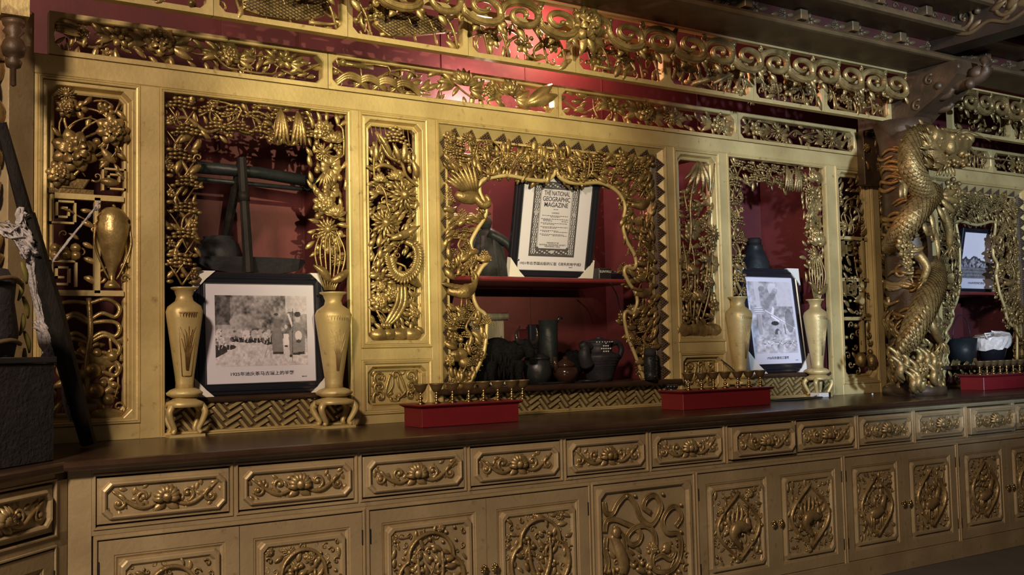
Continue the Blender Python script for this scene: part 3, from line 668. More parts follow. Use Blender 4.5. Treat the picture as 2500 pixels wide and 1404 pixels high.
# ---------------------------------------------------------------- centre opening: cusped arch surround
def arch_surround(label, u0, u1, v0, v1, path, seed, inner, n_top, n_side, birds):
    t = thing('arch_surround', label, 'carving', ((u0 + u1) / 2, .05, v0))
    s = MB(); a, b, c, d = inner
    # bevelled strip with its row of beaded triangles
    R = [[(u0, v0, -.006), (u0, v1, -.006), (u1, v1, -.006), (u1, v0, -.006)], [(a, v0, -.05), (a, d, -.05), (b, d, -.05), (b, v0, -.05)], [(a, v0, -.07), (a, d, -.07), (b, d, -.07), (b, v0, -.07)]]
    rings(s, R, closed=False)
    s.build('bevelled_strip', 'gold', t)
    tr = MB()
    def tri(p, du, dn, Lb, Hh, nn):
        # p: base centre; du: along; dn: towards the apex; rows of beads
        nr = 5; q0 = p - nn * .001; mid = p + dn * Hh * .35 + nn * .006
        tr.raw([q0 - du * Lb * .58, q0 + du * Lb * .58, q0 + dn * Hh * 1.05, mid], [[0, 1, 3], [1, 2, 3], [2, 0, 3]], False)
        for r_ in range(nr):
            for k in range(nr - r_):
                c_ = p + du * ((k - (nr - r_ - 1) / 2) * Lb / nr) + dn * (Hh * (r_ + .4) / nr)
                ball(tr, c_ + nn * .004, Lb / nr * .5, k=5, m=3)
    wb_ = lambda f: -.05 + .044 * f
    for i in range(n_top):
        x = a + (b - a) * (i + .5) / n_top; tri(np.array([x, d + .003, wb_(.05)]), np.array([1, 0, 0.]), np.array([0, 1, .7]) * .9, (b - a) / n_top * .85, (v1 - d) * .9, np.array([0, -.5, .8]))
    for i in range(n_side):
        z = v0 + (d - v0) * (i + .5) / n_side; L = (d - v0) / n_side * .85
        tri(np.array([b + (u1 - b) * .46, z, wb_(.49)]), np.array([0, 1., 0]), np.array([1, 0, .63]), L * 1.12, (u1 - b) * .60, np.array([-.5, 0, .8]))
        tri(np.array([a - .003, z, wb_(.05)]), np.array([0, 1., 0]), np.array([-1, 0, .7]) * .9, L, (a - u0) * .95, np.array([.5, 0, .8]))
    tr.build('beaded_triangles', 'bronze', t)
    kb_ = MB(); kb_.raw([(b, v0, -.0485), (b, d, -.0485), (b + (u1 - b) * .52, d + (v1 - d) * .52, -.0255), (b + (u1 - b) * .52, v0, -.0255)], [[0, 3, 2, 1]], False); kb_.build('brown_band', 'bronze', t)
    e = MB()
    for r_ in (((a, a + .012), (v0, d)), ((b - .012, b), (v0, d)), ((a, b), (d - .012, d))): box(e, r_[0][0], r_[0][1], r_[1][0], r_[1][1], -.075, -.036)
    e.build('inner_strip', 'gold', t)
    P = [XZ(x_, y_, .03) for x_, y_ in path]; sp = smooth_path([(x_, z_, -.03) for x_, z_ in P], 5)
    sp[:, 1] = np.minimum(sp[:, 1], d - .01)
    m_ = MB(); tube(m_, sp, .0115, 8, flat=1.0)
    R2 = [[(p[0], p[1], -.06), (p[0], p[1], -.03)] for p in sp]; m_.build('arch_moulding', 'gold', t)
    inn = inpoly([(p[0], p[1]) for p in sp])
    f = MB(); rng = random.Random(seed); reg = lambda x_, y_: a < x_ < b and v0 < y_ < d and not inn(x_, y_)
    av = []
    for kind, px, py, sc_ in birds:
        x_, z_ = XZ(px, py, .04); av.append((x_, z_, sc_ * .55))
        if kind == 'crane':
            s_ = sc_
            P_ = smooth_path([(x_ - s_ * .5, z_ + s_ * .0, -.03), (x_ - s_ * .1, z_ - s_ * .05, -.015), (x_ + s_ * .25, z_ + s_ * .08, -.015), (x_ + s_ * .42, z_ + s_ * .38, -.02), (x_ + s_ * .25, z_ + s_ * .6, -.02), (x_ + s_ * .32, z_ + s_ * .72, -.02)], 5)
            tube(f, P_, np.interp(np.linspace(0, 1, len(P_)), [0, .3, .5, .8, 1], [.02, s_ * .22, s_ * .08, s_ * .045, s_ * .05]), 8, flat=.6)
            for k in range(6): leaf(f, (x_ - s_ * (.0 + .07 * k), z_ + s_ * .12), PI + .15 - .06 * k, s_ * .45, s_ * .12, -.01)
            for k in (-1, 1): tube(f, [(x_ + k * s_ * .07, z_ - s_ * .15, -.02), (x_ + k * s_ * .1, z_ - s_ * .6, -.025)], s_ * .03, 5)
        elif kind == 'bird':
            s_ = sc_; ball(f, (x_, z_, -.03), s_ * .28, (1.5, .8, .5), 10, 6)
            tube(f, smooth_path([(x_ + s_ * .2, z_, -.025), (x_ + s_ * .42, z_ - s_ * .22, -.015), (x_ + s_ * .6, z_ - s_ * .12, -.01), (x_ + s_ * .5, z_ + s_ * .06, -.015)], 4), [s_ * .12] * 8 + [s_ * .07] * 4 + [s_ * .03], 6)
            for k in range(8): leaf(f, (x_ + s_ * (.25 - .06 * k), z_ + .02), PI / 2 + .2 + k * .13, s_ * (.85 - .03 * k), s_ * .13, -.015 + .001 * k)
        elif kind == 'rock':
            for k in range(5): ball(f, (x_ + rng.uniform(-.4, .4) * sc_, z_ + rng.uniform(-.3, .3) * sc_, -.045), sc_ * rng.uniform(.25, .45), (1, .8, .5), 9, 6)
        elif kind == 'tree':
            branch(f, [(x_, z_ - sc_, -.04), (x_ + sc_ * .15, z_ - sc_ * .4, -.03), (x_ - sc_ * .1, z_, -.03), (x_ + sc_ * .2, z_ + sc_ * .5, -.03), (x_ + sc_ * .6, z_ + sc_ * .9, -.035)], sc_ * .10, sc_ * .04, 7)
            for k in range(4): pine(f, (x_ + rng.uniform(-.5, .5) * sc_, z_ + (k - 1) * sc_ * .4), sc_ * .8, sc_ * .2, rng, -.03, sc_ * .11)
    # pines and twigs along the top
    for i in range(9):
        x_ = a + (b - a) * (i + .5) / 9
        for dz in (.04, .09):
            if reg(x_, d - dz - .01): pine(f, (x_ + rng.uniform(-.02, .02), d - dz - .02), .13, .035, rng, -.035, .018)
    branch(f, [(a + (b - a) * i / 10, d - .05 - .045 * (i % 2), -.04) for i in range(11)], .010, .009, 6)
    fill(f, reg, (a, b, v0, d), seed, .036, (-.06, -.02), stems=30, flowers=.07, balls=.06, pines=.10, avoid=av, K=1.5)
    f.build('tree_and_bird_carving', 'carve', t)
CPATH = [(1140, 944), (1162, 905), (1181, 860), (1188, 800), (1184, 768), (1166, 752), (1155, 722), (1158, 690), (1175, 655), (1188, 640), (1183, 630), (1166, 631), (1153, 612), (1150, 590), (1165, 560), (1182, 533), (1187, 512), (1180, 490), (1171, 468), (1173, 446), (1190, 436), (1240, 429), (1290, 438), (1330, 441), (1350, 430), (1357, 413), (1364, 430), (1385, 444), (1420, 448), (1460, 446), (1490, 456), (1514, 476), (1526, 505), (1522, 535), (1522, 560), (1531, 590), (1548, 620), (1553, 645), (1545, 656), (1530, 651), (1524, 664), (1535, 690), (1550, 712), (1556, 735), (1551, 755), (1544, 765), (1530, 760), (1524, 775), (1533, 822), (1550, 865), (1578, 940)]
arch_surround('gold surround of cranes, trees and rocks with a cusped arch, round the centre opening', XF + .021, XG - .021, 1.135, H1 - .021, CPATH, 91, (2.648, 4.075, 1.135, 2.472), 14, 16,
              [('bird', 1140, 480, .20), ('crane', 1128, 710, .19), ('tree', 1120, 600, .10), ('rock', 1125, 880, .12), ('tree', 1140, 800, .12), ('rock', 1165, 785, .05), ('crane', 1562, 500, .15), ('tree', 1560, 600, .10), ('crane', 1568, 715, .14), ('tree', 1572, 830, .12), ('rock', 1580, 900, .07), ('bird', 1555, 560, .08)])
RPATH = [(2316, 888), (2311, 872), (2315, 858), (2308, 840), (2315, 826), (2309, 812), (2320, 792), (2327, 770), (2326, 757), (2336, 733), (2342, 700), (2343, 650), (2343, 616), (2339, 575), (2335, 545), (2350, 541), (2385, 549), (2420, 541), (2430, 548), (2426, 587), (2425, 623), (2435, 645), (2432, 673), (2438, 702), (2441, 717), (2451, 746), (2458, 775), (2470, 795), (2482, 803), (2483, 888)]
arch_surround('grey-gold surround with a cusped arch round the far right opening with the mountain picture', 6.81, 7.97, 1.142, H1 - .021, RPATH, 95, (6.862, 7.90, 1.142, 2.47), 10, 16,
              [('tree', 2310, 600, .12), ('bird', 2315, 700, .12), ('tree', 2460, 600, .12), ('crane', 2460, 690, .14)])
t = thing('carved_skirting', 'grey-gold openwork strip below the far right opening, left of the right red box', 'carving', (7.3, .04, ZB + .002))
f = MB(); fill(f, inrect(6.82, 7.96, ZB + .01, 1.11), (6.82, 7.96, ZB + .01, 1.11), 97, .04, (-.04, -.01), stems=6, curls=.4, balls=.2); f.build('foliage_carving', 'carve', t)
t = thing('pierced_screen', 'narrow pierced screen between dragon column and far right opening', 'panel', (6.5, .04, ZB + .01))
f = MB(); fill(f, inrect(6.15, 6.70, ZB + .01, H1), (6.15, 6.70, ZB + .01, H1), 98, .05, (-.05, -.01), stems=8, flowers=.1); f.build('foliage_carving', 'carve', t)

# ================================================================ lower frieze
FX = [(.70, 1.973), (1.973, 3.367), (3.367, 4.776), (4.776, 5.93), (6.66, 7.55), (7.55, 8.5)]
FL = ['gold frieze panel with peonies and banded scroll, above the sheep caravan picture', 'gold frieze panel with braided waves, lotus and leaves, above the phoenix panel', 'gold frieze panel with peonies and a flowering branch, above the centre opening', 'gold frieze panel with maple leaves and asters, above the rope crossing picture', 'frieze panel with upright reeds, right of the dragon head', 'frieze panel at the right edge, beyond the dragon whiskers']
for i, (u0, u1) in enumerate(FX):
    t = thing('frieze_panel', FL[i], 'frieze', ((u0 + u1) / 2, .02, H2 + .002)); g = MB()
    moulding(g, u0 + .002, u1 - .002, H2 + .003, 2.822, [(0, 0, -.05), (0, 0, .004), (.020, .03, .004), (.024, .03, -.002), (.026, .028, -.05)]); g.build('panel_frame', 'gold' if i < 3 else 'gold', t)
    a, b, c, d = u0 + .028, u1 - .028, H2 + .03, 2.796
    f = MB(); rng = random.Random(200 + i); W_ = b - a; H_ = d - c; cz = (c + d) / 2
    fl = [[(.22, .04, .03), (.36, .06, 'peony', .075), (.62, .03, 'peony', .06), (.84, .05, 'daisy', .05)], [(.56, .04, 'lotus', .07), (.78, .0, 'lotus', .07), (.68, .02, 'peony', .045)], [(.28, .05, 'daisy', .05), (.46, .02, 'peony', .075), (.60, .01, 'mum', .06), (.90, -.02, 'peony', .065)], [(.3, .0, 'mum', .06), (.78, .0, 'mum', .07), (.12, .0, 'daisy', .05)], [(.5, 0, 'mum', .06)], [(.4, 0, 'peony', .07)]][i]
    av = []
    for e in fl:
        if len(e) == 3: e = (e[0], e[1], 'daisy', e[2] + .02)
        x, z = a + W_ * e[0], cz + e[1] * .5; flower(f, (x, z), e[3], .0, rng, e[2]); av.append((x, z, e[3] * .8))
        for s in (-1, 1):
            for k in (-.5, .1, .7): leaf(f, (x + s * e[3] * .7, z - .01), (PI if s < 0 else 0) + s * k * .9, e[3] * 1.5, e[3] * .55, -.015, bend=.3)
    if i == 0:
        for k in range(4): leaf(f, (a, d - .012 - k * .014), -.15, .10, .022, .0, cup=-.3)
    if i == 1:
        for k in range(4):
            for s in (-1, 0, 1):
                P = smooth_path([(a + .02 + k * .10, c + .01 + s * .012, -.02), (a + .07 + k * .10, c + .05 + s * .012, .004), (a + .13 + k * .10, c + .045 + s * .012, .004), (a + .2 + k * .10, c + .005 + s * .01, -.02)], 4); tube(f, P, .009, 5)
        tube(f, [(a + .03, d - .02, -.01), (a + .22, d - .022, -.01)], .014, 8); ball(f, (a + .05, d - .02, .0), .02)
        x = a + W_ * .92
        for s in (-1, 1): leaf(f, (x - .08, cz - .04), .5 + s * .15, .22, .07, .0, ridge=.2)
        av += [(a + .2, cz, .15), (x, cz, .08)]
    if i == 4:
        for k in range(12): tube(f, [(a + .2 + k * .05, c, -.02), (a + .19 + k * .05 + .02 * (k % 2), d, -.02)], .008, 5)
    branch(f, [(a + W_ * k / 8, cz + .035 * (-1) ** k, -.03) for k in range(9)], .007, .006)
    fill(f, inrect(a, b, c, d), (a, b, c, d), 300 + i, .042, (-.045, -.005), stems=8, flowers=.06, avoid=av)
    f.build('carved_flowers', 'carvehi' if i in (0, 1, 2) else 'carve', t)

# ================================================================ upper frieze, set forward under the cornice
YU = -.30; FU = facade_at(YU)
mx = [.45, 1.318, 1.95, 2.605, 3.275, 3.927, 4.616, 5.258, 5.93]
UL = ['leftmost upper frieze panel with curling vines, cut by the top edge', 'upper frieze panel with a netted fish basket', 'upper frieze panel with a scaled tortoise-pattern cloud board', 'upper frieze panel with ribbons and leaves in front of the glowing red wall', 'upper frieze panel with plum blossoms, above the centre opening', 'upper frieze panel with bamboo flute and tassels', 'upper frieze panel with wings and ribbons, right of the flute panel', 'rightmost dark upper frieze panel beside the corbel']
for i in range(8):
    u0, u1 = mx[i], mx[i + 1]; t = thing('frieze_panel', UL[i], 'frieze', ((u0 + u1) / 2, YU, 2.813)); g = MB(FU)
    moulding(g, u0 + .0015, u1 - .0015, 2.812, 3.06, [(0, 0, -.045), (0, 0, .0), (.024, .028, .0), (.027, .027, -.006), (.028, .026, -.045)]); g.build('panel_frame', 'gold', t)
    a, b, c, d = u0 + .03, u1 - .03, 2.842, 3.03; f = MB(FU); rng = random.Random(400 + i); cz = (c + d) / 2; W_ = b - a; av = []
    if i in (1, 2):
        # netted board
        nb = MB(FU); x0 = a + W_ * .18
        if i == 1: P = [(x0, c + .02), (x0 + .09, c + .005), (x0 + .26, c + .01), (x0 + .38, c + .05), (x0 + .42, d - .03), (x0 + .33, d - .05), (x0 + .14, d - .08), (x0 + .06, d - .01), (x0 - .02, d - .04)]
        else: P = [(x0, cz - .04), (x0 + .08, c + .005), (x0 + .22, c + .03), (x0 + .40, cz - .02), (x0 + .34, cz + .05), (x0 + .2, d - .05), (x0 + .16, d - .02), (x0 + .02, d - .05)]
        prism(nb, P, -.03, .004, .004); nb.build('netted_board', 'carvehi', t); cut = MB(FU); inn = inpoly(P)
        for s in (-1, 1):
            for k in range(-20, 40):
                p0 = None
                for j in range(30):
                    x_ = x0 - .1 + k * .03 + s * j * .02; y_ = c + j * .01
                    if inn(x_, y_):
                        if p0 is None: p0 = (x_, y_)
                        p1 = (x_, y_)
                if p0 is not None and p0 != p1: tube(cut, [(*p0, .005), (*p1, .005)], .0022, 4)
        cut.build('net_lines', 'bronze', t); av = [(x0 + .2, cz, .2)]
    if i == 5:
        tube(f, [(a + W_ * .25, c + .01, .0), (a + W_ * .85, d - .05, .01)], .016, 8); tube(f, [(a + W_ * .5, c + .03, .012), (a + W_ * .9, d - .03, .015)], .012, 8)
        for k in range(10): x = a + W_ * k / 10 + .02; tube(f, smooth_path([(x, d - .02, -.01), (x + .015, cz, 0), (x - .005, c + .02, -.01)], 4), np.linspace(.008, .015, 9), 6, flat=.6)
    if i in (6, 7):
        for k in range(9): x = a + W_ * k / 9 + .02; scroll(f, (x, cz + .02 * (-1) ** k), .034, rng.uniform(0, 6), .9, 1, .012, .006, -.01)
    for k in range(3 if i not in (1, 2) else 1):
        x = a + W_ * (.2 + .3 * k); av.append((x, cz, .05)); flower(f, (x, cz + rng.uniform(-.02, .03)), .055, .0, rng, rng.choice(('peony', 'daisy', 'lotus')))
    fill(f, inrect(a, b, c, d), (a, b, c, d), 500 + i, .048, (-.04, .0), stems=8, flowers=.05, curls=.25, rs=.007, avoid=av)
    for k in range(5): x = a + W_ * (k + .5) / 5; branch(f, [(x - .05, d, -.02), (x, cz, 0), (x + .04, c, -.02)], .009, .007)
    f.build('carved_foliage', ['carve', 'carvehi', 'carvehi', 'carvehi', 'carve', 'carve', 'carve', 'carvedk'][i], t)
for k, (u0, u1) in enumerate(((6.60, 7.35), (7.35, 8.1))):
    t = thing('frieze_panel', ['grey-lit upper frieze panel right of the corbel', 'grey-lit upper frieze panel at the top right edge'][k], 'frieze', ((u0 + u1) / 2, YU, 2.813)); g = MB(FU)
    moulding(g, u0 + .0015, u1 - .0015, 2.812, 3.04, [(0, 0, -.045), (0, 0, .0), (.024, .028, .0), (.028, .026, -.045)]); g.build('panel_frame', 'gold', t)
    f = MB(FU); fill(f, inrect(u0 + .03, u1 - .03, 2.84, 3.01), (u0 + .03, u1 - .03, 2.84, 3.01), 600 + k, .05, (-.04, 0), stems=6, flowers=.1, curls=.2, rs=.007); f.build('carved_foliage', 'carve', t)

# ================================================================ running scroll valance
def valance(label, u0, u1, Y, zc, amp, per, seed, m, skip=None):
    F = facade_at(Y); t = thing('scroll_valance', label, 'carving', ((u0 + u1) / 2, Y, zc - amp * 1.3)); n = int(round((u1 - u0) / per)); per = (u1 - u0) / n; rng = random.Random(seed)
    mb = MB(F); P = []; h = per / 2; rz = amp * 1.10
    for i in range(n * 2):
        s = 1 if i % 2 == 0 else -1; cx_ = u0 + h * (i + .5)
        for k in range(9):
            a = PI - PI * k / 8; P.append((cx_ + h * .5 * math.cos(a) + .012 * math.sin(a), zc + s * rz * math.sin(a) ** .8 if k not in (0, 8) else zc, .004 * math.sin(a)))
    P = [p for j, p in enumerate(P) if j == 0 or abs(p[0] - P[j - 1][0]) + abs(p[1] - P[j - 1][1]) > 1e-3]
    tube(mb, P, .0215, 9); tube(mb, np.array(P) + np.array([0, .009, .016]), .007, 6); tube(mb, np.array(P) + np.array([0, -.008, .017]), .006, 6)
    for i in range(n * 2):
        s = 1 if i % 2 == 0 else -1; cx_ = u0 + h * (i + .5)
        if skip and abs(cx_ - skip) < h * .8: continue
        t_ = np.linspace(0, 1, 30); a = .35 - 2 * PI * 1.02 * t_; f_ = 1 - .80 * t_ ** .8
        Q = np.stack([cx_ + .004 + h * .49 * f_ * np.cos(a), zc - s * rz * .02 + s * rz * f_ * np.sin(a), .004 + .012 * t_], 1)
        tube(mb, Q, .0205 - .009 * t_, 8); tube(mb, Q + np.array([0, .006, .014]), .0055, 5); ball(mb, Q[-1], .016)
        leaf(mb, (cx_ + h * .42, zc + s * rz * .75), s * .95, .075, .032, .004, bend=.4); ball(mb, (cx_ - h * .46, zc - s * rz * .95, .0), .018)
        scroll(mb, (cx_ + h * .5, zc - s * rz * 1.02), .022, PI / 2, 1, s, .009, .006, .0, 6, 10)
    if skip:
        flower(mb, (skip, zc + .02), .105, .02, rng, 'peony')
        for k in range(6): leaf(mb, (skip, zc), -PI + k * .35 - .4 if k % 2 else -k * .3, .15, .06, -.005)
    mb.build('running_scroll', m, t)
    tr = MB(F); box(tr, u0, u1, zc + amp * 1.5, zc + amp * 1.5 + .012, -.03, .012); tr.build('top_trim', 'gold', t)
    bk = MB(F)
    for i in range(n * 2):
        x = u0 + per * (i + .5) / 2; leaf(bk, (x, zc - amp * .9), -PI / 2 + .6 * (-1) ** i, .07, .04, -.02)
    bk.build('hanging_leaves', m, t)
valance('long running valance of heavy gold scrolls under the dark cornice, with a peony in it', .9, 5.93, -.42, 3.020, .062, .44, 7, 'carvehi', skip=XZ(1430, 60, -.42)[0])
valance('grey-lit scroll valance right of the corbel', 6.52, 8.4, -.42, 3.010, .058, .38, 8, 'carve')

# ================================================================ cornice
XC0, XC1 = 1.5, 8.6
t = thing('cornice', 'dark stepped cornice with gilt ledges, blocks and red painted bands across the top right', 'cornice', (5, -.8, 3.1))
def ext(mb, prof, u0=XC0, u1=XC1): rings(mb, [[(u0, z, -y) for y, z in prof], [(u1, z, -y) for y, z in prof]], cap0=True, cap1=True)
m_ = MB(); ext(m_, [(-.44, 3.125), (-.735, 3.125), (-.75, 3.130), (-.755, 3.142), (-.735, 3.150), (-.735, 3.158), (-.745, 3.166), (-.70, 3.176), (-.44, 3.176)]); m_.build('lower_ledge', 'corn', t)
m_ = MB(); ext(m_, [(-.50, 3.17), (-.69, 3.17), (-.69, 3.262), (-.50, 3.262)]); m_.build('painted_band', 'cornred', t)
m_ = MB(); ext(m_, [(-.50, 3.258), (-.93, 3.234), (-.955, 3.240), (-.955, 3.256), (-.93, 3.264), (-.93, 3.285), (-.50, 3.285)]); m_.build('middle_ledge', 'corn', t)
m_ = MB(); ext(m_, [(-.60, 3.28), (-.88, 3.28), (-.88, 3.375), (-.60, 3.375)]); m_.build('painted_band', 'cornred', t)
m_ = MB(); ext(m_, [(-.60, 3.37), (-1.13, 3.345), (-1.155, 3.352), (-1.155, 3.372), (-1.13, 3.395), (-.60, 3.395)]); m_.build('upper_ledge', 'corn', t)
m_ = MB(); ext(m_, [(-.70, 3.39), (-1.08, 3.39), (-1.08, 3.50), (-.70, 3.50)]); m_.build('painted_band', 'cornred', t)
m_ = MB(); ext(m_, [(-.60, 3.495), (-1.33, 3.47), (-1.355, 3.48), (-1.355, 3.50), (-1.33, 3.52), (-.60, 3.52)]); m_.build('top_ledge', 'corn', t)
rng = random.Random(77)
for i in range(15):
    x = 1.9 + i * .445
    for Y, z0, z1 in ((-.69, 3.178, 3.236), (-.88, 3.29, 3.346)):
        b = MB(); slab(b, x - .03, x + .03, z0, z1, -Y, -Y + .07, .004); b.build('block', 'corn', t)
f = MB()
for i in range(30):
    x = 1.8 + i * .2225; flower(f, (x, 3.215), .038, .692, rng, 'daisy' if i % 2 else 'mum')
    for s in (-1, 1): leaf(f, (x + s * .03, 3.21), (0 if s > 0 else PI) + .2, .07, .03, .690)
for i in range(70):
    x = 1.8 + i * .095; scroll(f, (x, 3.325), .03, 0, 1, (-1) ** i, .007, .004, .883, 5, 10)
for i in range(60):
    x = 1.8 + i * .115; scroll(f, (x, 3.44), .036, 0, 1, (-1) ** i, .009, .004, 1.083, 5, 10)
f.build('band_carving', 'corn', t)
# ceiling beam crossing towards the viewer, scroll-carved on its side
xb = 5.80
t = thing('cross_beam', 'dark ceiling beam running towards the viewer at the top right, scroll carved side', 'beam', (xb + .09, -1.6, 3.17))
m_ = MB(WORLD); box(m_, xb, xb + .18, -3.6, -.70, 3.175, 3.60); m_.build('beam', 'beamdk', t)
FB = frame((xb, 0, 0), (0, -1))     # u runs towards the viewer, w towards -x
f = MB(FB); rng = random.Random(5)
for i in range(9):
    x = .95 + i * .26; scroll(f, (x, 3.33), .085, rng.uniform(0, 6), 1.2, (-1) ** i, .016, .006, .0); flower(f, (x + .13, 3.42), .05, .0, rng, 'mum')
branch(f, [(.85 + i * .13, 3.24 + .02 * (-1) ** i, .0) for i in range(20)], .014, .012)
fill(f, inrect(.85, 3.3, 3.23, 3.52), (.85, 3.3, 3.23, 3.52), 66, .07, (-.01, .01), stems=5, curls=.4)
f.build('side_carving', 'corn', t)

# ================================================================ corbel and dragon column
x0 = at(2185, 240, -.5)[0]
t = thing('corbel', 'dark brown corbel with curled animal snout above the dragon column', 'corbel', (5.95, -.5, 2.8))
m_ = MB(WORLD); 
rings(m_, [[(x, -.02, 2.80), (x, -.45, 2.80), (x, -.50, 2.84), (x, -.68, 2.93), (x, -.80, 3.03), (x, -.80, 3.12), (x, -.02, 3.12)] for x in (5.93, 6.16)], cap0=True, cap1=True); m_.build('corbel_block', 'bronze', t)
m_ = MB(WORLD)
for P_, r_ in (([(6.04, -.70, 2.98), (6.05, -.86, 2.99), (6.06, -.93, 3.05), (6.06, -.90, 3.12)], .045), ([(6.0, -.6, 2.93), (6.0, -.68, 2.92), (6.0, -.72, 2.96)], .03), ([(6.12, -.5, 2.88), (6.13, -.58, 2.87), (6.14, -.62, 2.90)], .03)):
    P_ = smooth_path(P_, 4); tube(m_, P_, np.linspace(r_, r_ * .6, len(P_)), 8)
for p_, r_ in (((6.05, -.86, 3.03), .05), ((5.96, -.78, 3.08), .03), ((6.0, -.84, 2.96), .035), ((5.94, -.66, 2.98), .03), ((6.12, -.84, 3.06), .035)): ball(m_, p_, r_)
m_.build('snout', 'bronze', t)
FCB = frame((5.93, 0, 0), (0, -1)); f = MB(FCB)
for x, z, r in ((.15, 2.9, .05), (.35, 3.0, .06), (.5, 2.88, .045), (.6, 3.03, .04)): scroll(f, (x, z), r, 1, 1.1, 1, .010, .005, .004)
f.build('corbel_carving', 'corn', t)
t = thing('corner_post', 'dark brown square post with carved capital behind the dragon column', 'post', (6.0, -.1, ZB))
m_ = MB(); slab(m_, 5.93, 6.10, H1 - .12, 2.80, -.02, .06); m_.build('capital', 'bronze', t)
m_ = MB(); fill(m_, inrect(5.93, 6.10, H1 + .0, 2.8), (5.93, 6.10, H1 + .0, 2.8), 44, .04, (.06, .075), stems=2, flowers=.2); m_.build('capital_carving', 'carvedk', t)

XD0, YD0 = 5.93, -.38                      # axis of the column
cx, cz = 5.93, 0
FD = facade_at(YD0)
t = thing('dragon_column', 'round gilt column wrapped by a scaled dragon over clouds and waves', 'column', (cx, YD0, ZB + .001))
m_ = MB(FD); lathe(m_, [(.001, ZB + .002), (.20, ZB + .002), (.20, ZB + .05), (.165, ZB + .08), (.15, ZB + .3), (.15, 2.62), (.17, 2.70), (.19, 2.79), (.001, 2.79)], (cx, 0), 28); m_.build('shaft', 'bronze', t)
def around(a, z, r=.155): return (cx + r * math.sin(a), z, r * math.cos(a))       # a=0 faces the viewer
def wrap_mb(fn, name, m, r=.15):
    """build a relief laid out flat (u = arc, v = height, w) and bend it round the shaft"""
    mb = MB(FD); fn(mb)
    for V in mb.V:
        V[:, 1] = np.maximum(V[:, 1], ZB + .006)
        a = V[:, 0] / .16; rr = r + V[:, 2]; V[:, 0] = cx + rr * np.sin(a); V[:, 2] = rr * np.cos(a)
    return mb.build(name, m, t)
def clouds(mb):
    rng = random.Random(31)
    for i in range(62):
        u, v = rng.uniform(-.36, .22), rng.uniform(1.45, 2.66)
        if rng.random() < .45: scroll(mb, (u, v), rng.uniform(.03, .055), rng.uniform(0, 6), 1.0, rng.choice((-1, 1)), .012, .007, .008, 6, 14)
        tube(mb, smooth_path([(u - .13, v - .02, .0), (u - .04, v + .012, .012), (u + .05, v - .012, .012), (u + .13, v + .01, .0)], 3), [.008, .011, .013, .014, .014, .014, .013, .012, .010, .008], 6, flat=.8)
wrap_mb(clouds, 'cloud_relief', 'carvedk')
def waves(mb):
    rng = random.Random(32)
    for i in range(70):
        u, v = rng.uniform(-.34, .28), rng.uniform(1.0, 1.46); h = rng.uniform(.05, .16)
        tube(mb, smooth_path([(u - .04, v - h * .5, .0), (u + .012, v - h * .1, .02), (u - .012, v + h * .3, .03), (u + .03, v + h * .75, .015)], 4), np.interp(np.linspace(0, 1, 13), [0, .4, 1], [.016, .02, .006]), 6)
        if i % 3 == 0: scroll(mb, (u, v), .04, rng.uniform(0, 6), 1, 1, .016, .008, .02, 6, 12)
wrap_mb(waves, 'wave_relief', 'carve')
def scaled_body(mb, pts, rad, scales=True, seed=1, n=8):
    P = smooth_path(pts, n); r = np.interp(np.linspace(0, 1, len(P)), np.linspace(0, 1, len(rad)), rad); tube(mb, P, r, 12)
    if not scales: return P
    T = np.gradient(P, axis=0); T /= np.linalg.norm(T, axis=1)[:, None]
    L = np.concatenate([[0], np.cumsum(np.linalg.norm(np.diff(P, axis=0), axis=1))]); s = .0; row = 0
    while s < L[-1]:
        p = np.array([np.interp(s, L, P[:, k]) for k in range(3)]); tt = np.array([np.interp(s, L, T[:, k]) for k in range(3)]); rr = np.interp(s, L, r)
        tt /= np.linalg.norm(tt); nn = np.cross(tt, [0, 0, 1.0]); nn /= np.linalg.norm(nn) + 1e-6; bb = np.cross(nn, tt)
        k_ = 16
        for j in range(k_):
            a = (j + .5 * (row % 2)) * 2 * PI / k_; d = nn * math.cos(a) + bb * math.sin(a)
            if d[2] < -.35: continue
            c_ = p + d * rr; sd = np.cross(tt, d); w2 = rr * PI / k_ * 1.0; ln = w2 * 1.7
            tip = c_ + tt * ln + d * w2 * .45
            mb.raw([c_ - sd * w2, c_ + sd * w2, c_ + sd * w2 * .7 + tt * ln * .6 + d * w2 * .35, tip, c_ - sd * w2 * .7 + tt * ln * .6 + d * w2 * .35, c_ + d * w2 * .3 + tt * ln * .3],
                   [[0, 1, 5], [1, 2, 5], [2, 3, 5], [3, 4, 5], [4, 0, 5], [4, 3, 2, 1, 0]], False)
        s += max(.011, rr * .235); row += 1
    return P
def pd(px, py, Y): p = at(px, py, Y); return (p[0], p[2], YD0 - p[1])
bd = MB(FD)
scaled_body(bd, [pd(2262, 318, -.62), pd(2228, 345, -.68), pd(2222, 400, -.70), pd(2240, 445, -.68), pd(2262, 485, -.62)], [.055, .072, .075, .075, .07])
scaled_body(bd, [pd(2275, 470, -.6), pd(2248, 500, -.64), pd(2222, 535, -.62), pd(2195, 570, -.52), pd(2170, 600, -.38)], [.075, .082, .078, .07, .05])
scaled_body(bd, [pd(2285, 640, -.45), pd(2282, 690, -.58), pd(2262, 735, -.66), pd(2238, 785, -.66), pd(2216, 830, -.60), pd(2195, 862, -.45)], [.05, .075, .082, .08, .065, .03])
bd.build('scaled_body', 'dragon', t)
fn = MB(FD)
for k in range(10):
    px, py = np.interp(k, [0, 4, 9], [2250, 2208, 2205]), np.interp(k, [0, 4, 9], [300, 345, 440]); p = pd(px, py, -.66); leaf(fn, (p[0] + .02, p[1] - .02), PI - .7 + k * .05, .06, .032, p[2])
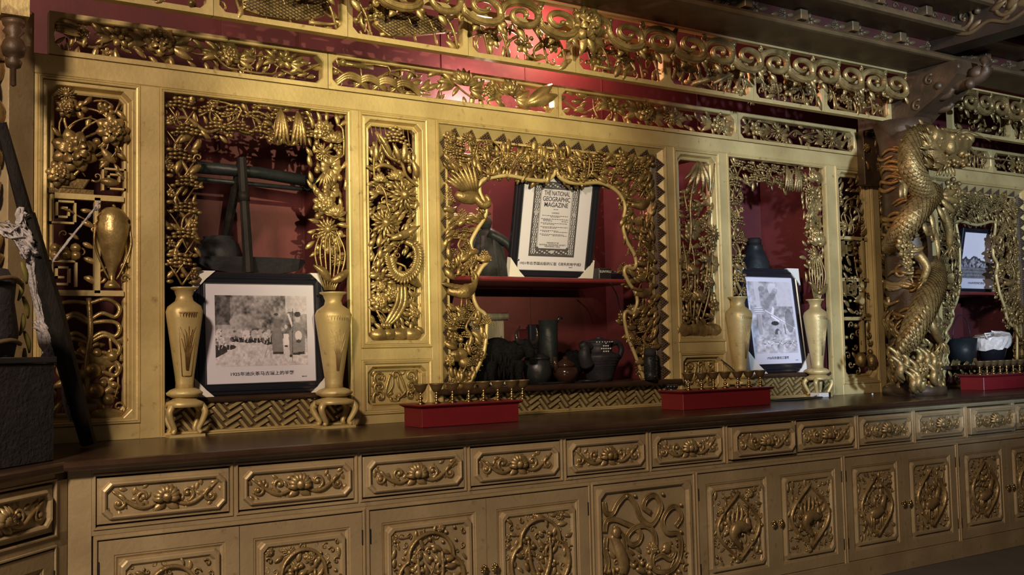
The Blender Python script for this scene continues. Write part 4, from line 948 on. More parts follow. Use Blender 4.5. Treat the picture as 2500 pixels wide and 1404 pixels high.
for (px, py, L, an) in ((2205, 450, .10, -1.9), (2212, 440, .12, -1.7), (2300, 475, .16, .3), (2305, 480, .16, -.1), (2300, 488, .15, -.5), (2290, 500, .14, -1.0), (2270, 505, .2, -1.4), (2285, 560, .2, -1.5), (2255, 540, .1, -1.2)):
    p = pd(px, py, -.66); leaf(fn, (p[0], p[1]), an, L, .05, p[2], bend=.2)
for k in range(12):
    p = pd(2262 - k * 6.5, 745 + k * 10, -.74); leaf(fn, (p[0], p[1]), -.9 - .1 * (k % 2), .055, .028, p[2])
fn.build('fins', 'dragon', t)
lg = MB(FD)
for pts in ([pd(2296, 500, -.5), pd(2316, 560, -.5), pd(2318, 600, -.48)], [pd(2265, 770, -.62), pd(2278, 800, -.66), pd(2296, 835, -.62)], [pd(2240, 620, -.58), pd(2262, 650, -.62), pd(2255, 680, -.6)]):
    P = smooth_path(pts, 5); tube(lg, P, np.linspace(.035, .022, len(P)), 8)
    for k in range(4): e = P[-1]; tube(lg, smooth_path([e, e + np.array([.03 * (k - 1.5), -.03, .02]), e + np.array([.05 * (k - 1.5), -.075, .0])], 3), np.linspace(.013, .004, 7), 5)
lg.build('claw', 'dragon', t)
# flower-like knots beside the body
kn = MB(FD); rng = random.Random(2)
for px, py, r in ((2218, 600, .075), (2225, 640, .05), (2335, 468, .085), (2220, 455, .03), (2238, 835, .05), (2260, 900, .07)):
    p = pd(px, py, -.60); flower(kn, (p[0], p[1]), r, p[2] - .03, rng, 'peony')
    for k in range(8): a = k * PI / 4; ball(kn, (p[0] + r * math.cos(a), p[1] + r * math.sin(a), p[2] - .02), r * .22)
for k in range(20):
    p0 = pd(2185 + rng.uniform(0, 95), rng.uniform(860, 925), rng.uniform(-.62, -.5)); tube(kn, smooth_path([(p0[0] - .05, p0[1] + .05, p0[2] - .03), (p0[0], p0[1], p0[2]), (p0[0] - .01, p0[1] - .06, p0[2]), (p0[0] + .05, p0[1] - .10, p0[2] - .02)], 4), np.interp(np.linspace(0, 1, 13), [0, .5, 1], [.01, .026, .012]), 7)
for V in kn.V: V[:, 1] = np.maximum(V[:, 1], ZB + .006)
kn.build('knots_and_spray', 'dragon', t)
# head turned to the right
hd = MB(FD); H = lambda px, py, dy=0: np.array(pd(px, py, -.72 - dy))
P = smooth_path([H(2262, 330), H(2285, 345), H(2312, 352), H(2345, 352), H(2362, 348)], 5); tube(hd, P, np.interp(np.linspace(0, 1, len(P)), [0, .3, .6, .85, 1], [.07, .085, .075, .055, .035]), 12)
P = smooth_path([H(2300, 372), H(2325, 392), H(2345, 400), H(2356, 392)], 5); tube(hd, P, np.interp(np.linspace(0, 1, len(P)), [0, .4, 1], [.05, .04, .025]), 10)
P = smooth_path([H(2250, 325), H(2262, 360), H(2275, 390), H(2300, 402)], 5); tube(hd, P, np.interp(np.linspace(0, 1, len(P)), [0, .4, 1], [.05, .075, .05]), 10)
ball(hd, H(2362, 340, .0), .045); ball(hd, H(2322, 335, .06), .03); ball(hd, H(2318, 358, .06), .055, (.8, 1.1, .7)); ball(hd, H(2345, 375, .02), .028)
for k in range(9): leaf(hd, tuple(H(2275 + 3 * k, 345 + 7 * k)[:2]), PI + .4 - .05 * k, .13, .04, H(2280, 370, .05)[2])
for k in range(5): leaf(hd, tuple(H(2300 + 6 * k, 405)[:2]), -PI / 2 + .2 * (k - 2), .07, .03, H(2300, 400)[2])
for k in range(5): p = H(2330 + 6 * k, 372); tube(hd, [p, p + np.array([0.003, -.03, 0])], [.008, .002], 5)
rng = random.Random(19)
for k in range(60):
    p = H(rng.uniform(2262, 2318), rng.uniform(322, 412), rng.uniform(.0, .07)); leaf(hd, (p[0], p[1]), PI + rng.uniform(-.9, .9), rng.uniform(.05, .11), .022, p[2], n=3)
for k in range(36):
    p = H(rng.uniform(2290, 2366), rng.uniform(328, 408), rng.uniform(.02, .07)); ball(hd, p, rng.uniform(.010, .02), k=6, m=4)
hd.build('head', 'dragon', t)
wk = MB(FD); P = smooth_path([H(2340, 330), H(2352, 318), H(2372, 322), H(2400, 335), H(2418, 345)], 5); tube(wk, P, np.linspace(.009, .003, len(P)), 6)
P = smooth_path([H(2358, 348), H(2372, 366), H(2390, 381), H(2430, 388), H(2468, 393), H(2482, 408)], 5); tube(wk, P, np.linspace(.011, .003, len(P)), 6)
P = smooth_path([H(2290, 330), H(2300, 318), H(2330, 320), H(2345, 316)], 4); tube(wk, P, np.linspace(.02, .008, len(P)), 6); wk.build('whiskers', 'dragon', t)
# ================================================================ countertop (with the wing that bends towards the viewer)
YF = -.80; WX, WY = .65, YF                       # corner of the cabinet fronts
S2 = math.sqrt(.5); T8 = math.tan(PI / 8)
def front(e): return [(8.7, YF - e), (WX - e * T8, YF - e), (WX - e * T8 - 2.2 * S2 , YF - e - 2.2 * S2)]
def back(): return [(-2.4, -2.0), (-1.5, -1.75), (.60, -.02), (.62, -.0), (8.7, -.0)]
mb = MB(WORLD); R = []
for e, z in ((.02, .940), (.042, .941), (.052, .946), (.056, .956), (.053, .966), (.043, .973), (.028, .9758), (.0, .976)):
    R.append([(x, y, z - .0) for x, y in front(e) + [(-2.3, -2.9)] + back()[1:]])
rings(mb, R, cap0=True, cap1=True)
tag(mb.build('countertop', 'lacquer'), 'long dark brown lacquered countertop running the whole width, bending forward at left', 'countertop')

# ================================================================ base cabinets
ZD1, ZD0, ZR, ZK = .905, .742, .683, .110
FC = facade_at(YF)
def drawer(par, fr, u0, u1, pull, seed):
    mb = MB(fr); p = pull
    slab(mb, u0, u1, ZD0, ZD1, -.3, -.003 + p, .002)
    m2 = [(.007, .0, -.003), (.013, .0, -.0025), (.0135, .026, -.0024), (.017, .026, .010), (.023, .025, .014), (.029, .023, .010), (.032, .021, .003), (.034, .020, -.004), (.037, .018, -.005)]
    moulding(mb, u0, u1, ZD0, ZD1, [(i, c, w + p) for i, c, w in m2])
    d = mb.build('drawer', 'cab', par)
    a, b, c, e = u0 + .038, u1 - .038, ZD0 + .036, ZD1 - .036; rng = random.Random(seed); f = MB(fr); cx, cz = (a + b) / 2, (c + e) / 2; H_ = e - c; W_ = b - a; w0 = p + .0
    for k in range(9):
        an = PI * .5 + (k - 4) * .42; leaf(f, (cx, cz - .004), an, .050, .028, w0 + .010 - .001 * abs(k - 4), cup=.2, arch=.5)
    ball(f, (cx, cz, w0 + .016), .022); 
    for s in (-1, 1):
        leaf(f, (cx, cz - .02), -PI / 2 + s * 1.0, .055, .03, w0 + .006)
        P = smooth_path([(cx + s * .03, cz - .022, w0), (cx + s * .08, cz - .034, w0 + .004), (cx + s * .13, cz - .012, w0 + .003), (a + .012 if s < 0 else b - .012, cz + .034, w0)], 5); tube(f, P, np.interp(np.linspace(0, 1, len(P)), [0, .5, 1], [.006, .009, .004]), 6)
        scroll(f, (cx + s * .078, cz + .004), .031, -PI / 2, 1.1, s, .0075, .004, w0 + .002, 6, 16); ball(f, (cx + s * .078, cz + .004, w0), .011)
        scroll(f, (cx + s * W_ * .415, cz - .012), .029, PI / 2, 1.2, s, .0075, .004, w0 + .002, 6, 16); ball(f, (cx + s * W_ * .415, cz - .012, w0), .011)
        for k in range(15): leaf(f, (cx + s * (.05 + .145 * k / 14) , cz + rng.uniform(-.038, .034)), rng.uniform(0, 6), .034, .018, w0 - .003, n=3)
    f.build('drawer_carving', 'cabcarve', d)
def medal_path(kind, cx, cz, w, h):
    P = []
    if kind == 'ogee':
        for k in range(40):
            t = k / 40 * 2 * PI; s = math.sin(t); c_ = math.cos(t)
            # pointed oval with ogee tips
            q_ = (k % 20) / 20; y = h * (1 - 2 * q_) * (1 if k < 20 else -1); x = w * max(.015, math.sin(PI * q_)) ** 1.15 * (1 if k < 20 else -1)
            P.append((cx + x, cz + y))
    else:
        for k in range(64):
            t = k / 64 * 2 * PI; r = 1 + .0 * t
            lob = abs(math.cos(1.5 * (t - PI / 2) )) ** .55 if kind == 'trefoil' else abs(math.cos(2 * t)) ** .5
            r = .70 + .30 * lob; P.append((cx + w * r * math.cos(t) * 1.05, cz + h * r * math.sin(t)))
    return P
def figure(f, kind, cx, cz, w, h, rng, w0):
    if kind == 'deer' or kind == 'horse':
        s = w * .9; y = cz - h * .22
        tube(f, smooth_path([(cx - s * .45, y - .01, w0), (cx - s * .1, y, w0 + .01), (cx + s * .3, y + .02, w0 + .008)], 4), np.interp(np.linspace(0, 1, 9), [0, .3, .6, 1], [.02, .032, .030, .024]), 8, flat=.6)
        tube(f, [(cx + s * .3, y + .02, w0 + .006), (cx + s * .48, y + .09, w0 + .01), (cx + s * .62, y + .08, w0 + .01)], [.022, .014, .009], 7, flat=.7)
        for x in (-.42, -.28, .18, .32): tube(f, [(cx + s * x, y - .01, w0), (cx + s * (x + .04), y - .06, w0), (cx + s * x, y - .11, w0)], [.012, .007, .006], 5)
        for k in (0, 1): tube(f, smooth_path([(cx + s * .48, y + .1, w0), (cx + s * (.44 - .1 * k), y + .15, w0), (cx + s * (.5 - .2 * k), y + .19, w0)], 3), .004, 4)
    elif kind == 'bird':
        s = w; y = cz - h * .12
        P = smooth_path([(cx + s * .1, y - h * .5, w0), (cx - s * .3, y - h * .1, w0 + .01), (cx - s * .1, y + h * .15, w0 + .015), (cx + s * .3, y + h * .1, w0 + .015), (cx + s * .35, y + h * .35, w0 + .01)], 5); tube(f, P, np.interp(np.linspace(0, 1, len(P)), [0, .4, .8, 1], [.012, .034, .02, .012]), 8, flat=.7)
        for k in range(5): P = smooth_path([(cx - s * .2, y, w0), (cx - s * (.5 - .2 * k), y + h * .35, w0 + .008), (cx - s * (.35 - .18 * k), y + h * .75 - abs(k - 2) * .02, w0)], 4); tube(f, P, np.interp(np.linspace(0, 1, len(P)), [0, .5, 1], [.012, .011, .004]), 6, flat=.6)
    elif kind == 'trees':
        for x in (-.35, .3): branch(f, [(cx + x * w * .2, cz - h * .7, w0), (cx + x * w, cz - h * .1, w0 + .006), (cx + x * w * 1.1, cz + h * .5, w0)], .014, .006); scroll(f, (cx + x * w, cz + h * .1), .035, 1, .8, 1, .010, .005, w0)
        for k in range(16): ball(f, (cx + rng.uniform(-.6, .6) * w, cz + rng.uniform(-.7, .6) * h, w0 + .002), .014, (1, .8, .6), 7, 4)
    for k in range(12):
        x, y = cx + rng.uniform(-.75, .75) * w * .8, cz + rng.uniform(-.8, .75) * h * .8; q = rng.random()
        if q < .35: scroll(f, (x, y), .018, rng.uniform(0, 6), 1, 1, .006, .003, w0, 5, 9)
        elif q < .6: ball(f, (x, y, w0), .012, k=6, m=4)
        else: leaf(f, (x, y), rng.uniform(0, 6), .045, .022, w0, n=3)
def door(par, fr, u0, u1, kind, med, seed, knob=None, hinge=-1):
    mb = MB(fr); v0, v1 = ZK, ZR
    moulding(mb, u0, u1, v0, v1, [(0, 0, -.03), (0, 0, .0), (.052, 0, .0), (.055, 0, -.004), (.060, 0, -.004), (.066, 0, -.010), (.070, .0, -.0118), (.0705, .018, -.0117), (.075, .019, .003), (.079, .020, .006), (.090, .020, .006), (.094, .018, .0), (.098, .016, -.006), (.098, .016, -.03)])
    box(mb, u0 + .08, u1 - .08, v0 + .08, v1 - .08, -.03, -.006)
    d = mb.build('door', 'cab', par)
    a, b, c, e = u0 + .102, u1 - .102, v0 + .102, v1 - .102; f = MB(fr); rng = random.Random(seed); cx, cz = (a + b) / 2, (c + e) / 2; w, h = (b - a) / 2 * .94, (e - c) / 2 * .96
    P = medal_path(med, cx, cz, w, h); n = len(P)
    rings(f, [[(x, y, -.004), (x, y, .008), (cx + (x - cx) * .95, cz + (y - cz) * .96, .017), (cx + (x - cx) * .90, cz + (y - cz) * .925, .010), (cx + (x - cx) * .89, cz + (y - cz) * .92, -.005)] for x, y in P], closed=False, wrap=True, sm=True)
    inn = inpoly([(cx + (x - cx) * .88, cz + (y - cz) * .9) for x, y in P]); out = inpoly([(cx + (x - cx) * 1.03, cz + (y - cz) * 1.02) for x, y in P])
    figure(f, kind, cx, cz, w, h, rng, .003)
    fill(f, inn, (a, b, c, e), seed, .032, w=(.004, .006), stems=4, rs=.003, flowers=.02, balls=.12, curls=.3)
    fill(f, lambda x, y: a < x < b and c < y < e and not out(x, y), (a, b, c, e), seed + 1, .026, w=(.004, .004), stems=8, rs=.003, flowers=.03, balls=.1, curls=.45)
    f.build('door_carving', 'cabcarve', d)
    hb = MB(fr); hx = u0 - .002 if hinge < 0 else u1 - .002
    for z in (v0 + .10, v1 - .10): box(hb, hx, hx + .004, z - .03, z + .03, -.004, .004)
    hb.build('hinge', 'iron', d)
    if knob:
        kx = u0 + .026 if knob < 0 else u1 - .026; k = MB(fr); zk = .385
        FK = fr; tube(k, [(kx, zk, -.001), (kx, zk, .022)], .006, 8); petals(k, (kx, zk), .021, 8, .020, .6, .3, 0, None, seg=3); ball(k, (kx, zk, .024), .010); k.build('knob', 'brass', d)
def cabinet(label, u0, u1, doors, seed, special=None):
    t = thing('base_cabinet', label, 'cabinet', ((u0 + u1) / 2, YF + .4, 0)); mb = MB(FC); g = .015; ZT = ZR + .022
    box(mb, u0 + .001, u1 - .001, .0, ZT, -.78, -.32)                             # carcass
    box(mb, u0 + .001, u1 - .001, ZR + .004, ZT, -.32, 0)                         # rail
    box(mb, u0 + .001, u1 - .001, .002, ZK - .004, -.32, .004)                    # plinth
    box(mb, u0 + .001, u0 + g, ZK - .004, ZR + .004, -.32, 0); box(mb, u1 - g, u1 - .001, ZK - .004, ZR + .004, -.32, 0)
    mb.build('body', 'cab', t)
    fm = MB(FC); moulding(fm, u0 + g - .010, u1 - g + .010, ZK - .014, ZR + .014, [(0, 0, 0), (.002, 0, .005), (.007, 0, .005), (.010, 0, .0), (.012, 0, -.02)]); fm.build('bead_moulding', 'cab', t)
    if special == 'ribbons':
        a, b = u0 + g + .002, u1 - g - .002; mb = MB(FC); moulding(mb, a, b, ZK, ZR, [(0, 0, -.02), (0, 0, .0), (.016, .0, .0), (.020, .03, .010), (.034, .03, .010), (.040, .028, .0), (.044, .026, -.008)]); box(mb, a + .03, b - .03, ZK + .03, ZR - .03, -.02, -.012)
        d = mb.build('fixed_panel', 'cab', t); f = MB(FC); q = lambda x, y: XZ(x, y, YF)
        def rib(pts, r=.013):
            P = smooth_path([(*q(*p_), -.006 + .005 * (i % 2)) for i, p_ in enumerate(pts)], 6); tube(f, P, r, 8, flat=.55)
            T = np.gradient(P, axis=0); N = np.stack([-T[:, 1], T[:, 0], 0 * T[:, 0]], 1); N /= np.linalg.norm(N, axis=1)[:, None] + 1e-9
            for s_ in (-1, 1): tube(f, P + N * r * .75 * s_ + np.array([0, 0, .006]), .0032, 5)
        rib([(1474, 1225), (1478, 1250), (1495, 1254), (1508, 1228), (1530, 1210), (1548, 1228), (1563, 1262), (1585, 1281), (1603, 1266), (1612, 1236), (1600, 1210), (1578, 1216), (1572, 1238), (1588, 1252)])
        rib([(1476, 1300), (1480, 1272), (1502, 1268), (1528, 1278), (1550, 1288), (1563, 1304), (1558, 1324), (1540, 1329), (1531, 1312), (1545, 1290), (1575, 1283), (1595, 1300), (1600, 1335), (1590, 1365), (1600, 1392), (1630, 1395), (1655, 1372), (1661, 1330), (1655, 1303), (1628, 1300), (1618, 1272), (1632, 1242), (1652, 1238), (1661, 1262), (1650, 1285)])
        rib([(1598, 1365), (1615, 1356), (1635, 1366), (1646, 1350), (1638, 1334)], .010); rib([(1480, 1310), (1476, 1340), (1484, 1372), (1478, 1400)]); rib([(1500, 1285), (1522, 1310), (1530, 1345), (1548, 1372)], .010)
        ball(f, (*q(1628, 1338), -.004), .028, (1, 1, .6), 10, 6); rng = random.Random(9)
        for p_ in ((1530, 1212), (1550, 1210), (1618, 1206), (1662, 1232), (1662, 1298), (1606, 1346), (1480, 1340), (1560, 1358), (1520, 1366)): ball(f, (*q(*p_), .0), .010)
        ball(f, (*q(1505, 1300), .0), .028, (1, 1.1, .6)); tube(f, smooth_path([(*q(1498, 1305), -.01), (*q(1512, 1340), .0), (*q(1522, 1375), .0), (*q(1520, 1400), -.01)], 5), np.interp(np.linspace(0, 1, 16), [0, .5, 1], [.02, .032, .03]), 10, flat=.6)
        for p_ in ((1540, 1385), (1560, 1380), (1580, 1390), (1500, 1395), (1480, 1400), (1620, 1410), (1650, 1400)): leaf(f, q(*p_), rng.uniform(0, 6), .05, .026, -.006); ball(f, (*q(p_[0] + 8, p_[1] - 5), -.004), .014)
        fill(f, inrect(a + .055, b - .055, ZK + .06, .36), (a + .055, b - .055, ZK + .06, .36), 3, .04, w=(-.002, .002), stems=5, curls=.4); f.build('ribbon_carving', 'cabcarve', d)
    else:
        m = (u0 + u1) / 2
        door(t, FC, u0 + g + .003, m - .0015, doors[0], doors[2], seed + 20, 1, -1); door(t, FC, m + .0015, u1 - g - .003, doors[1], doors[2], seed + 30, -1, 1)
DX = [.729, 1.240, 1.751, 2.262, 2.774, 3.285, 3.796, 4.307, 4.818, 5.329, 5.84, 6.351, 6.862, 7.373]
mb = MB(FC); box(mb, WX + .002, DX[0], .0, .9395, -.70, 0); tag(mb.build('corner_post', 'cab'), 'plain gold-brown corner post of the base cabinets under the countertop bend', 'post')
# the row of drawers under the countertop
t = thing('drawer_row', 'long row of lotus-carved drawers directly under the dark countertop', 'drawers', (4, YF + .4, ZR + .023)); mb = MB(FC); g = .015; u0, u1 = DX[0], DX[-1]
box(mb, u0 + .001, u1, ZR + .023, .9395, -.78, -.32); box(mb, u0 + .001, u1, ZD1 + .008, .9395, -.32, 0); box(mb, u0 + .001, u1, ZR + .023, ZD0 - .008, -.32, 0)
for k, x in enumerate(DX): xa, xb_ = (x + .001, x + g) if k == 0 else (x - g, min(x + g, u1)); box(mb, xa, xb_, ZD0 - .008, ZD1 + .008, -.32, 0)
mb.build('drawer_frame', 'cab', t)
for k in range(len(DX) - 1):
    fm = MB(FC); moulding(fm, DX[k] + g - .010, DX[k + 1] - g + .010, ZD0 - .018, ZD1 + .018, [(0, 0, 0), (.002, 0, .006), (.007, 0, .006), (.010, 0, .0), (.012, 0, -.02)]); fm.build('bead_moulding', 'cab', t)
    drawer(t, FC, DX[k] + g + .004, DX[k + 1] - g - .004, (0, 0, .010, .004, 0, 0, .030, 0, 0, 0, .028, 0, 0)[k], 1000 + k)
cabinet('leftmost gold-brown base cabinet, doors with round-topped medallions of cloud carving', .735, 1.782, ('trees', 'trees', 'trefoil'), 1000)
cabinet('second base cabinet from the left, twisted tree medallions, brass knobs at the bottom edge', 1.782, 2.925, ('trees', 'trees', 'trefoil'), 1100)
cabinet('base cabinet with a single carved panel of looping ribbons', 2.925, 3.58, None, 1200, 'ribbons')
cabinet('base cabinet with pointed-oval phoenix medallions, right of the ribbon panel', 3.58, 4.69, ('bird', 'bird', 'ogee'), 1300)
cabinet('base cabinet with pointed-oval doors carved with crouching deer and roofs', 4.69, 5.735, ('deer', 'deer', 'ogee'), 1400)
cabinet('rightmost base cabinet, pointed-oval medallion with a standing horse', 5.735, 6.78, ('horse', 'horse', 'ogee'), 1500)
# wing cabinet at the left edge
FWG = frame((WX, YF, 0), (S2, S2))
t = thing('base_cabinet', 'angled gold-brown base cabinet at the left edge with one carved drawer', 'cabinet', (WX - .4, YF - .4, 0))
mb = MB(FWG); box(mb, -.94, -.001, 0, .9395, -.50, -.3); box(mb, -.94, -.001, ZD1 + .008, .9395, -.3, 0); box(mb, -.94, -.001, ZR + .004, ZD0 - .008, -.3, 0); box(mb, -.94, -.001, .0, ZK - .004, -.3, .003)
for a, b in ((-.07, -.001), (-.635, -.60), (-.94, -.92)): box(mb, a, b, 0, .94, -.3, 0)
mb.build('body', 'cab', t)
fm = MB(FWG); moulding(fm, -.61, -.06, ZD0 - .018, ZD1 + .018, [(0, 0, 0), (.002, 0, .006), (.007, 0, .006), (.010, 0, .0), (.012, 0, -.02)]); moulding(fm, -.61, -.06, ZK - .014, ZR + .014, [(0, 0, 0), (.002, 0, .005), (.007, 0, .005), (.010, 0, .0), (.012, 0, -.02)]); fm.build('bead_moulding', 'cab', t)
drawer(t, FWG, -.595, -.075, 0, 1700); door(t, FWG, -.597, -.073, 'trees', 'trefoil', 1720, None, 1)
# wing of the screen above it
FWS = frame((.655, .0, 0), (S2, S2))
t = thing('wing_screen', 'angled plain wing of the display screen behind the black crate at the left edge', 'screen', (.5, -.15, ZB))
mb = MB(FWS); slab(mb, -.17, -.012, .978, 2.80, -.05, -.002, .004); mb.build('post', 'cab', t)
mb = MB(FWS); slab(mb, -1.6, -.175, 2.55, 2.80, -.05, -.01, .004); mb.build('rail', 'goldworn', t)
mb = MB(FWS); fill(mb, inrect(-.7, -.18, 1.0, 2.54), (-.7, -.18, 1.0, 2.54), 88, .07, (-.05, -.02), stems=6); mb.build('openwork', 'carvedk', t)
# hanging lotus drop
px_, pz_ = XZ(33, 120, -.35); zt_ = XZ(33, 0, -.35)[1]
t = thing('hanging_drop', 'turned wooden lotus-bud drop hanging at the top left corner', 'ornament', (px_, -.35, pz_ - .2)); F = facade_at(-.35)
mb = MB(F); box(mb, px_ - .05, px_ + .05, XZ(33, 45, -.35)[1], zt_ + .35, -.05, .05); mb.build('block', 'goldworn', t)
mb = MB(F); Z = lambda y: XZ(33, y, -.35)[1]
lathe(mb, [(.001, Z(48)), (.045, Z(50)), (.04, Z(62)), (.030, Z(68)), (.040, Z(78)), (.022, Z(90)), (.036, Z(100)), (.046, Z(118)), (.038, Z(136)), (.020, Z(142)), (.032, Z(152)), (.026, Z(164)), (.010, Z(168)), (.011, Z(208)), (.001, Z(212))][::-1], (px_, 0), 18); mb.build('bud', 'bronze', t)
# ================================================================ prints
def vnoise(h, w, c, seed):
    r = np.random.RandomState(seed); g = r.rand(int(h / c) + 3, int(w / c) + 3); y = np.arange(h) / c; x = np.arange(w) / c
    yi = y.astype(int); xi = x.astype(int); fy = (y - yi)[:, None]; fx = (x - xi)[None]; fy = fy * fy * (3 - 2 * fy); fx = fx * fx * (3 - 2 * fx)
    a = g[yi][:, xi]; b = g[yi][:, xi + 1]; c_ = g[yi + 1][:, xi]; d = g[yi + 1][:, xi + 1]
    return a * (1 - fx) * (1 - fy) + b * fx * (1 - fy) + c_ * (1 - fx) * fy + d * fx * fy
def fbm(h, w, c, seed, o=4): return sum(vnoise(h, w, max(1.5, c / 2 ** i), seed + i) * .5 ** i for i in range(o)) / sum(.5 ** i for i in range(o))
def ell(G, X, Y, cx, cy, rx, ry, v, a=1.0): m = ((X - cx) / rx) ** 2 + ((Y - cy) / ry) ** 2 < 1; G[m] = G[m] * (1 - a) + v * a
def poly(G, X, Y, P, v, a=1.0):
    m = np.zeros(G.shape, bool); j = len(P) - 1
    for i in range(len(P)):
        xi, yi = P[i]; xj, yj = P[j]; c = ((yi > Y) != (yj > Y)) & (X < (xj - xi) * (Y - yi) / (yj - yi + 1e-9) + xi); m ^= c; j = i
    G[m] = G[m] * (1 - a) + v * a
def line(G, X, Y, x0, y0, x1, y1, t, v):
    d = np.hypot(x1 - x0, y1 - y0); u = ((X - x0) * (x1 - x0) + (Y - y0) * (y1 - y0)) / d ** 2; dist = np.abs((X - x0) * (y1 - y0) - (Y - y0) * (x1 - x0)) / d; G[(u >= 0) & (u <= 1) & (dist < t)] = v
def picture(kind, h, w):
    Y, X = np.mgrid[0:h, 0:w]; X = (X + .5) / w; Y = (Y + .5) / h                     # Y down
    n = fbm(h, w, h * .12, 5); n2 = fbm(h, w, h * .04, 9, 3); n3 = fbm(h, w, h * .3, 2)
    if kind == 'caravan':
        G = .28 + .5 * (n - .5) * 2 * .5 + .25 * (n2 - .5) + .12 * n3; G += .10 * np.sin((X * 9 + Y * 7) * 2 + n * 8) * .5
        G[Y < .55] *= 1.0; m = (X < .16) & (Y < .42); G[m] *= .5
        m = (X > .76) & (Y < .2 + .1 * n); G[m] = G[m] * .4 + .45
        gy = .62 - .0 * X + .03 * (n - .5) + .20 * np.clip(.25 - X, 0, 1) * 4 * .5; m = Y > gy; G[m] = .62 + .35 * (n2[m] - .5) + .1 * (n[m] - .5)
        poly(G, X, Y, [(0, .70), (.14, .66), (.12, .80), (0, .88)], .07)
        for i, (cx, cy, r) in enumerate(((.04, .55, .035), (.10, .56, .04), (.17, .55, .05), (.06, .66, .04), (.13, .66, .04), (.26, .56, .05), (.33, .57, .045), (.42, .57, .045), (.48, .56, .035), (.54, .60, .04), (.57, .56, .03))):
            ell(G, X, Y, cx + .02, cy + .07, r * 1.6, .035, .07); ell(G, X, Y, cx, cy - .02, r, .06, .58 if i % 3 else .72, .8)
            for k in (-1, 1): line(G, X, Y, cx + k * r * .5, cy + .03, cx + k * r * .4 + .012 * (i % 3 - 1), cy + .07 + .04 * ((i * 7 + k) % 3) / 2, .004, .62)
            for k in range(6): ell(G, X, Y, cx + r * math.cos(k * 2.3 + i), cy + .045 * math.sin(k * 1.7 + i), .012, .016, .2 + .5 * ((k * 5 + i) % 3) / 2)
        ell(G, X, Y, .19, .38, .04, .06, .55, .7)
        poly(G, X, Y, [(.61, .82), (.60, .62), (.62, .40), (.66, .34), (.70, .40), (.72, .6), (.73, .83)], .30); ell(G, X, Y, .66, .31, .02, .035, .35); ell(G, X, Y, .655, .27, .025, .02, .12)
        ell(G, X, Y, .67, .40, .045, .07, .24, .8); poly(G, X, Y, [(.61, .81), (.73, .81), (.73, .84), (.61, .84)], .1)
        poly(G, X, Y, [(.735, .55), (.79, .55), (.80, .71), (.73, .71)], .78); ell(G, X, Y, .762, .45, .018, .03, .6); line(G, X, Y, .79, .26, .84, .46, .012, .7); ell(G, X, Y, .76, .73, .02, .012, .08)
        poly(G, X, Y, [(.745, .74), (.78, .74), (.79, .86), (.75, .86)], .66)
        poly(G, X, Y, [(.80, .86), (.79, .6), (.83, .45), (.88, .38), (.94, .42), (.97, .55), (.97, .85)], .33); ell(G, X, Y, .895, .33, .026, .05, .55); ell(G, X, Y, .895, .27, .035, .04, .10)
        ell(G, X, Y, .90, .58, .04, .07, .70); ell(G, X, Y, .90, .66, .03, .025, .12); poly(G, X, Y, [(.83, .83), (.96, .81), (.96, .85), (.84, .86)], .08); ell(G, X, Y, .81, .87, .015, .02, .08)
        line(G, X, Y, .84, .18, .825, .95, .003, .1); line(G, X, Y, .56, .70, .51, .92, .002, .3); line(G, X, Y, .59, .78, .52, .90, .002, .35)
        G += .10 * (n2 - .5)
    elif kind == 'rope':
        G = .50 + .55 * (n - .5) + .35 * (n2 - .5); m = (X > .55 + .2 * n) & (Y < .35); G[m] = .62 + .1 * (n2[m] - .5)
        ell(G, X, Y, .55, .10, .10, .08, .75, .7)
        poly(G, X, Y, [(.13, 0), (.24, 0), (.24, .38), (.22, .78), (.13, .78), (.14, .4)], .62, .85); m = (X > .13) & (X < .22) & (Y > .45) & (Y < .8); G[m] *= .75
        ell(G, X, Y, .18, .40, .10, .05, .6, .8)
        for k in range(6): line(G, X, Y, .09, .37 + .012 * k, .30, .36 + .014 * k, .003, .3 if k % 2 else .8)
        for k in range(12): ell(G, X, Y, .3 + .35 * ((k * 37) % 10) / 10, .1 + .3 * ((k * 53) % 10) / 10, .07, .04, .26, .35)
        line(G, X, Y, .33, .40, 1.0, .66, .006, .85); line(G, X, Y, .46, .48, .64, .56, .014, .82); poly(G, X, Y, [(.46, .45), (.52, .34), (.55, .38), (.52, .46)], .78)
        ell(G, X, Y, .53, .585, .09, .03, .07); ell(G, X, Y, .57, .73, .07, .07, .16); ell(G, X, Y, .60, .72, .03, .04, .55); line(G, X, Y, .57, .78, .60, .90, .012, .12); line(G, X, Y, .74, .6, .78, .95, .01, .2)
        ell(G, X, Y, .88, .55, .10, .17, .18, .6); m = Y > .74; G[m] = .55 + .6 * (n2[m] - .5) + .2 * (n[m] - .5)
        for k in range(14): line(G, X, Y, .1 + .06 * k, .82 + .12 * ((k * 7) % 5) / 5, .22 + .06 * k, .80 + .12 * ((k * 3) % 5) / 5, .004, .2 if k % 2 else .85)
    else:
        G = np.full((h, w), .82) + .03 * (n - .5); hl = .60 - .05 * np.sin(X * 5 + .4) - .04 * (n[:1] - .5) * 3 - .05 * np.exp(-((X - .45) / .12) ** 2); m = Y > hl; G[m] = .14 + .25 * (n2[m] - .5); m = (Y > hl + .05) & (Y < .76); G[m] = .30 + .7 * (n2[m] - .5) * (1 + X[m])
        m = Y > .76; G[m] = .26 + .2 * (n2[m] - .5) + .05 * np.sin(Y[m] * 90)
    return np.clip(G, .03, .85)
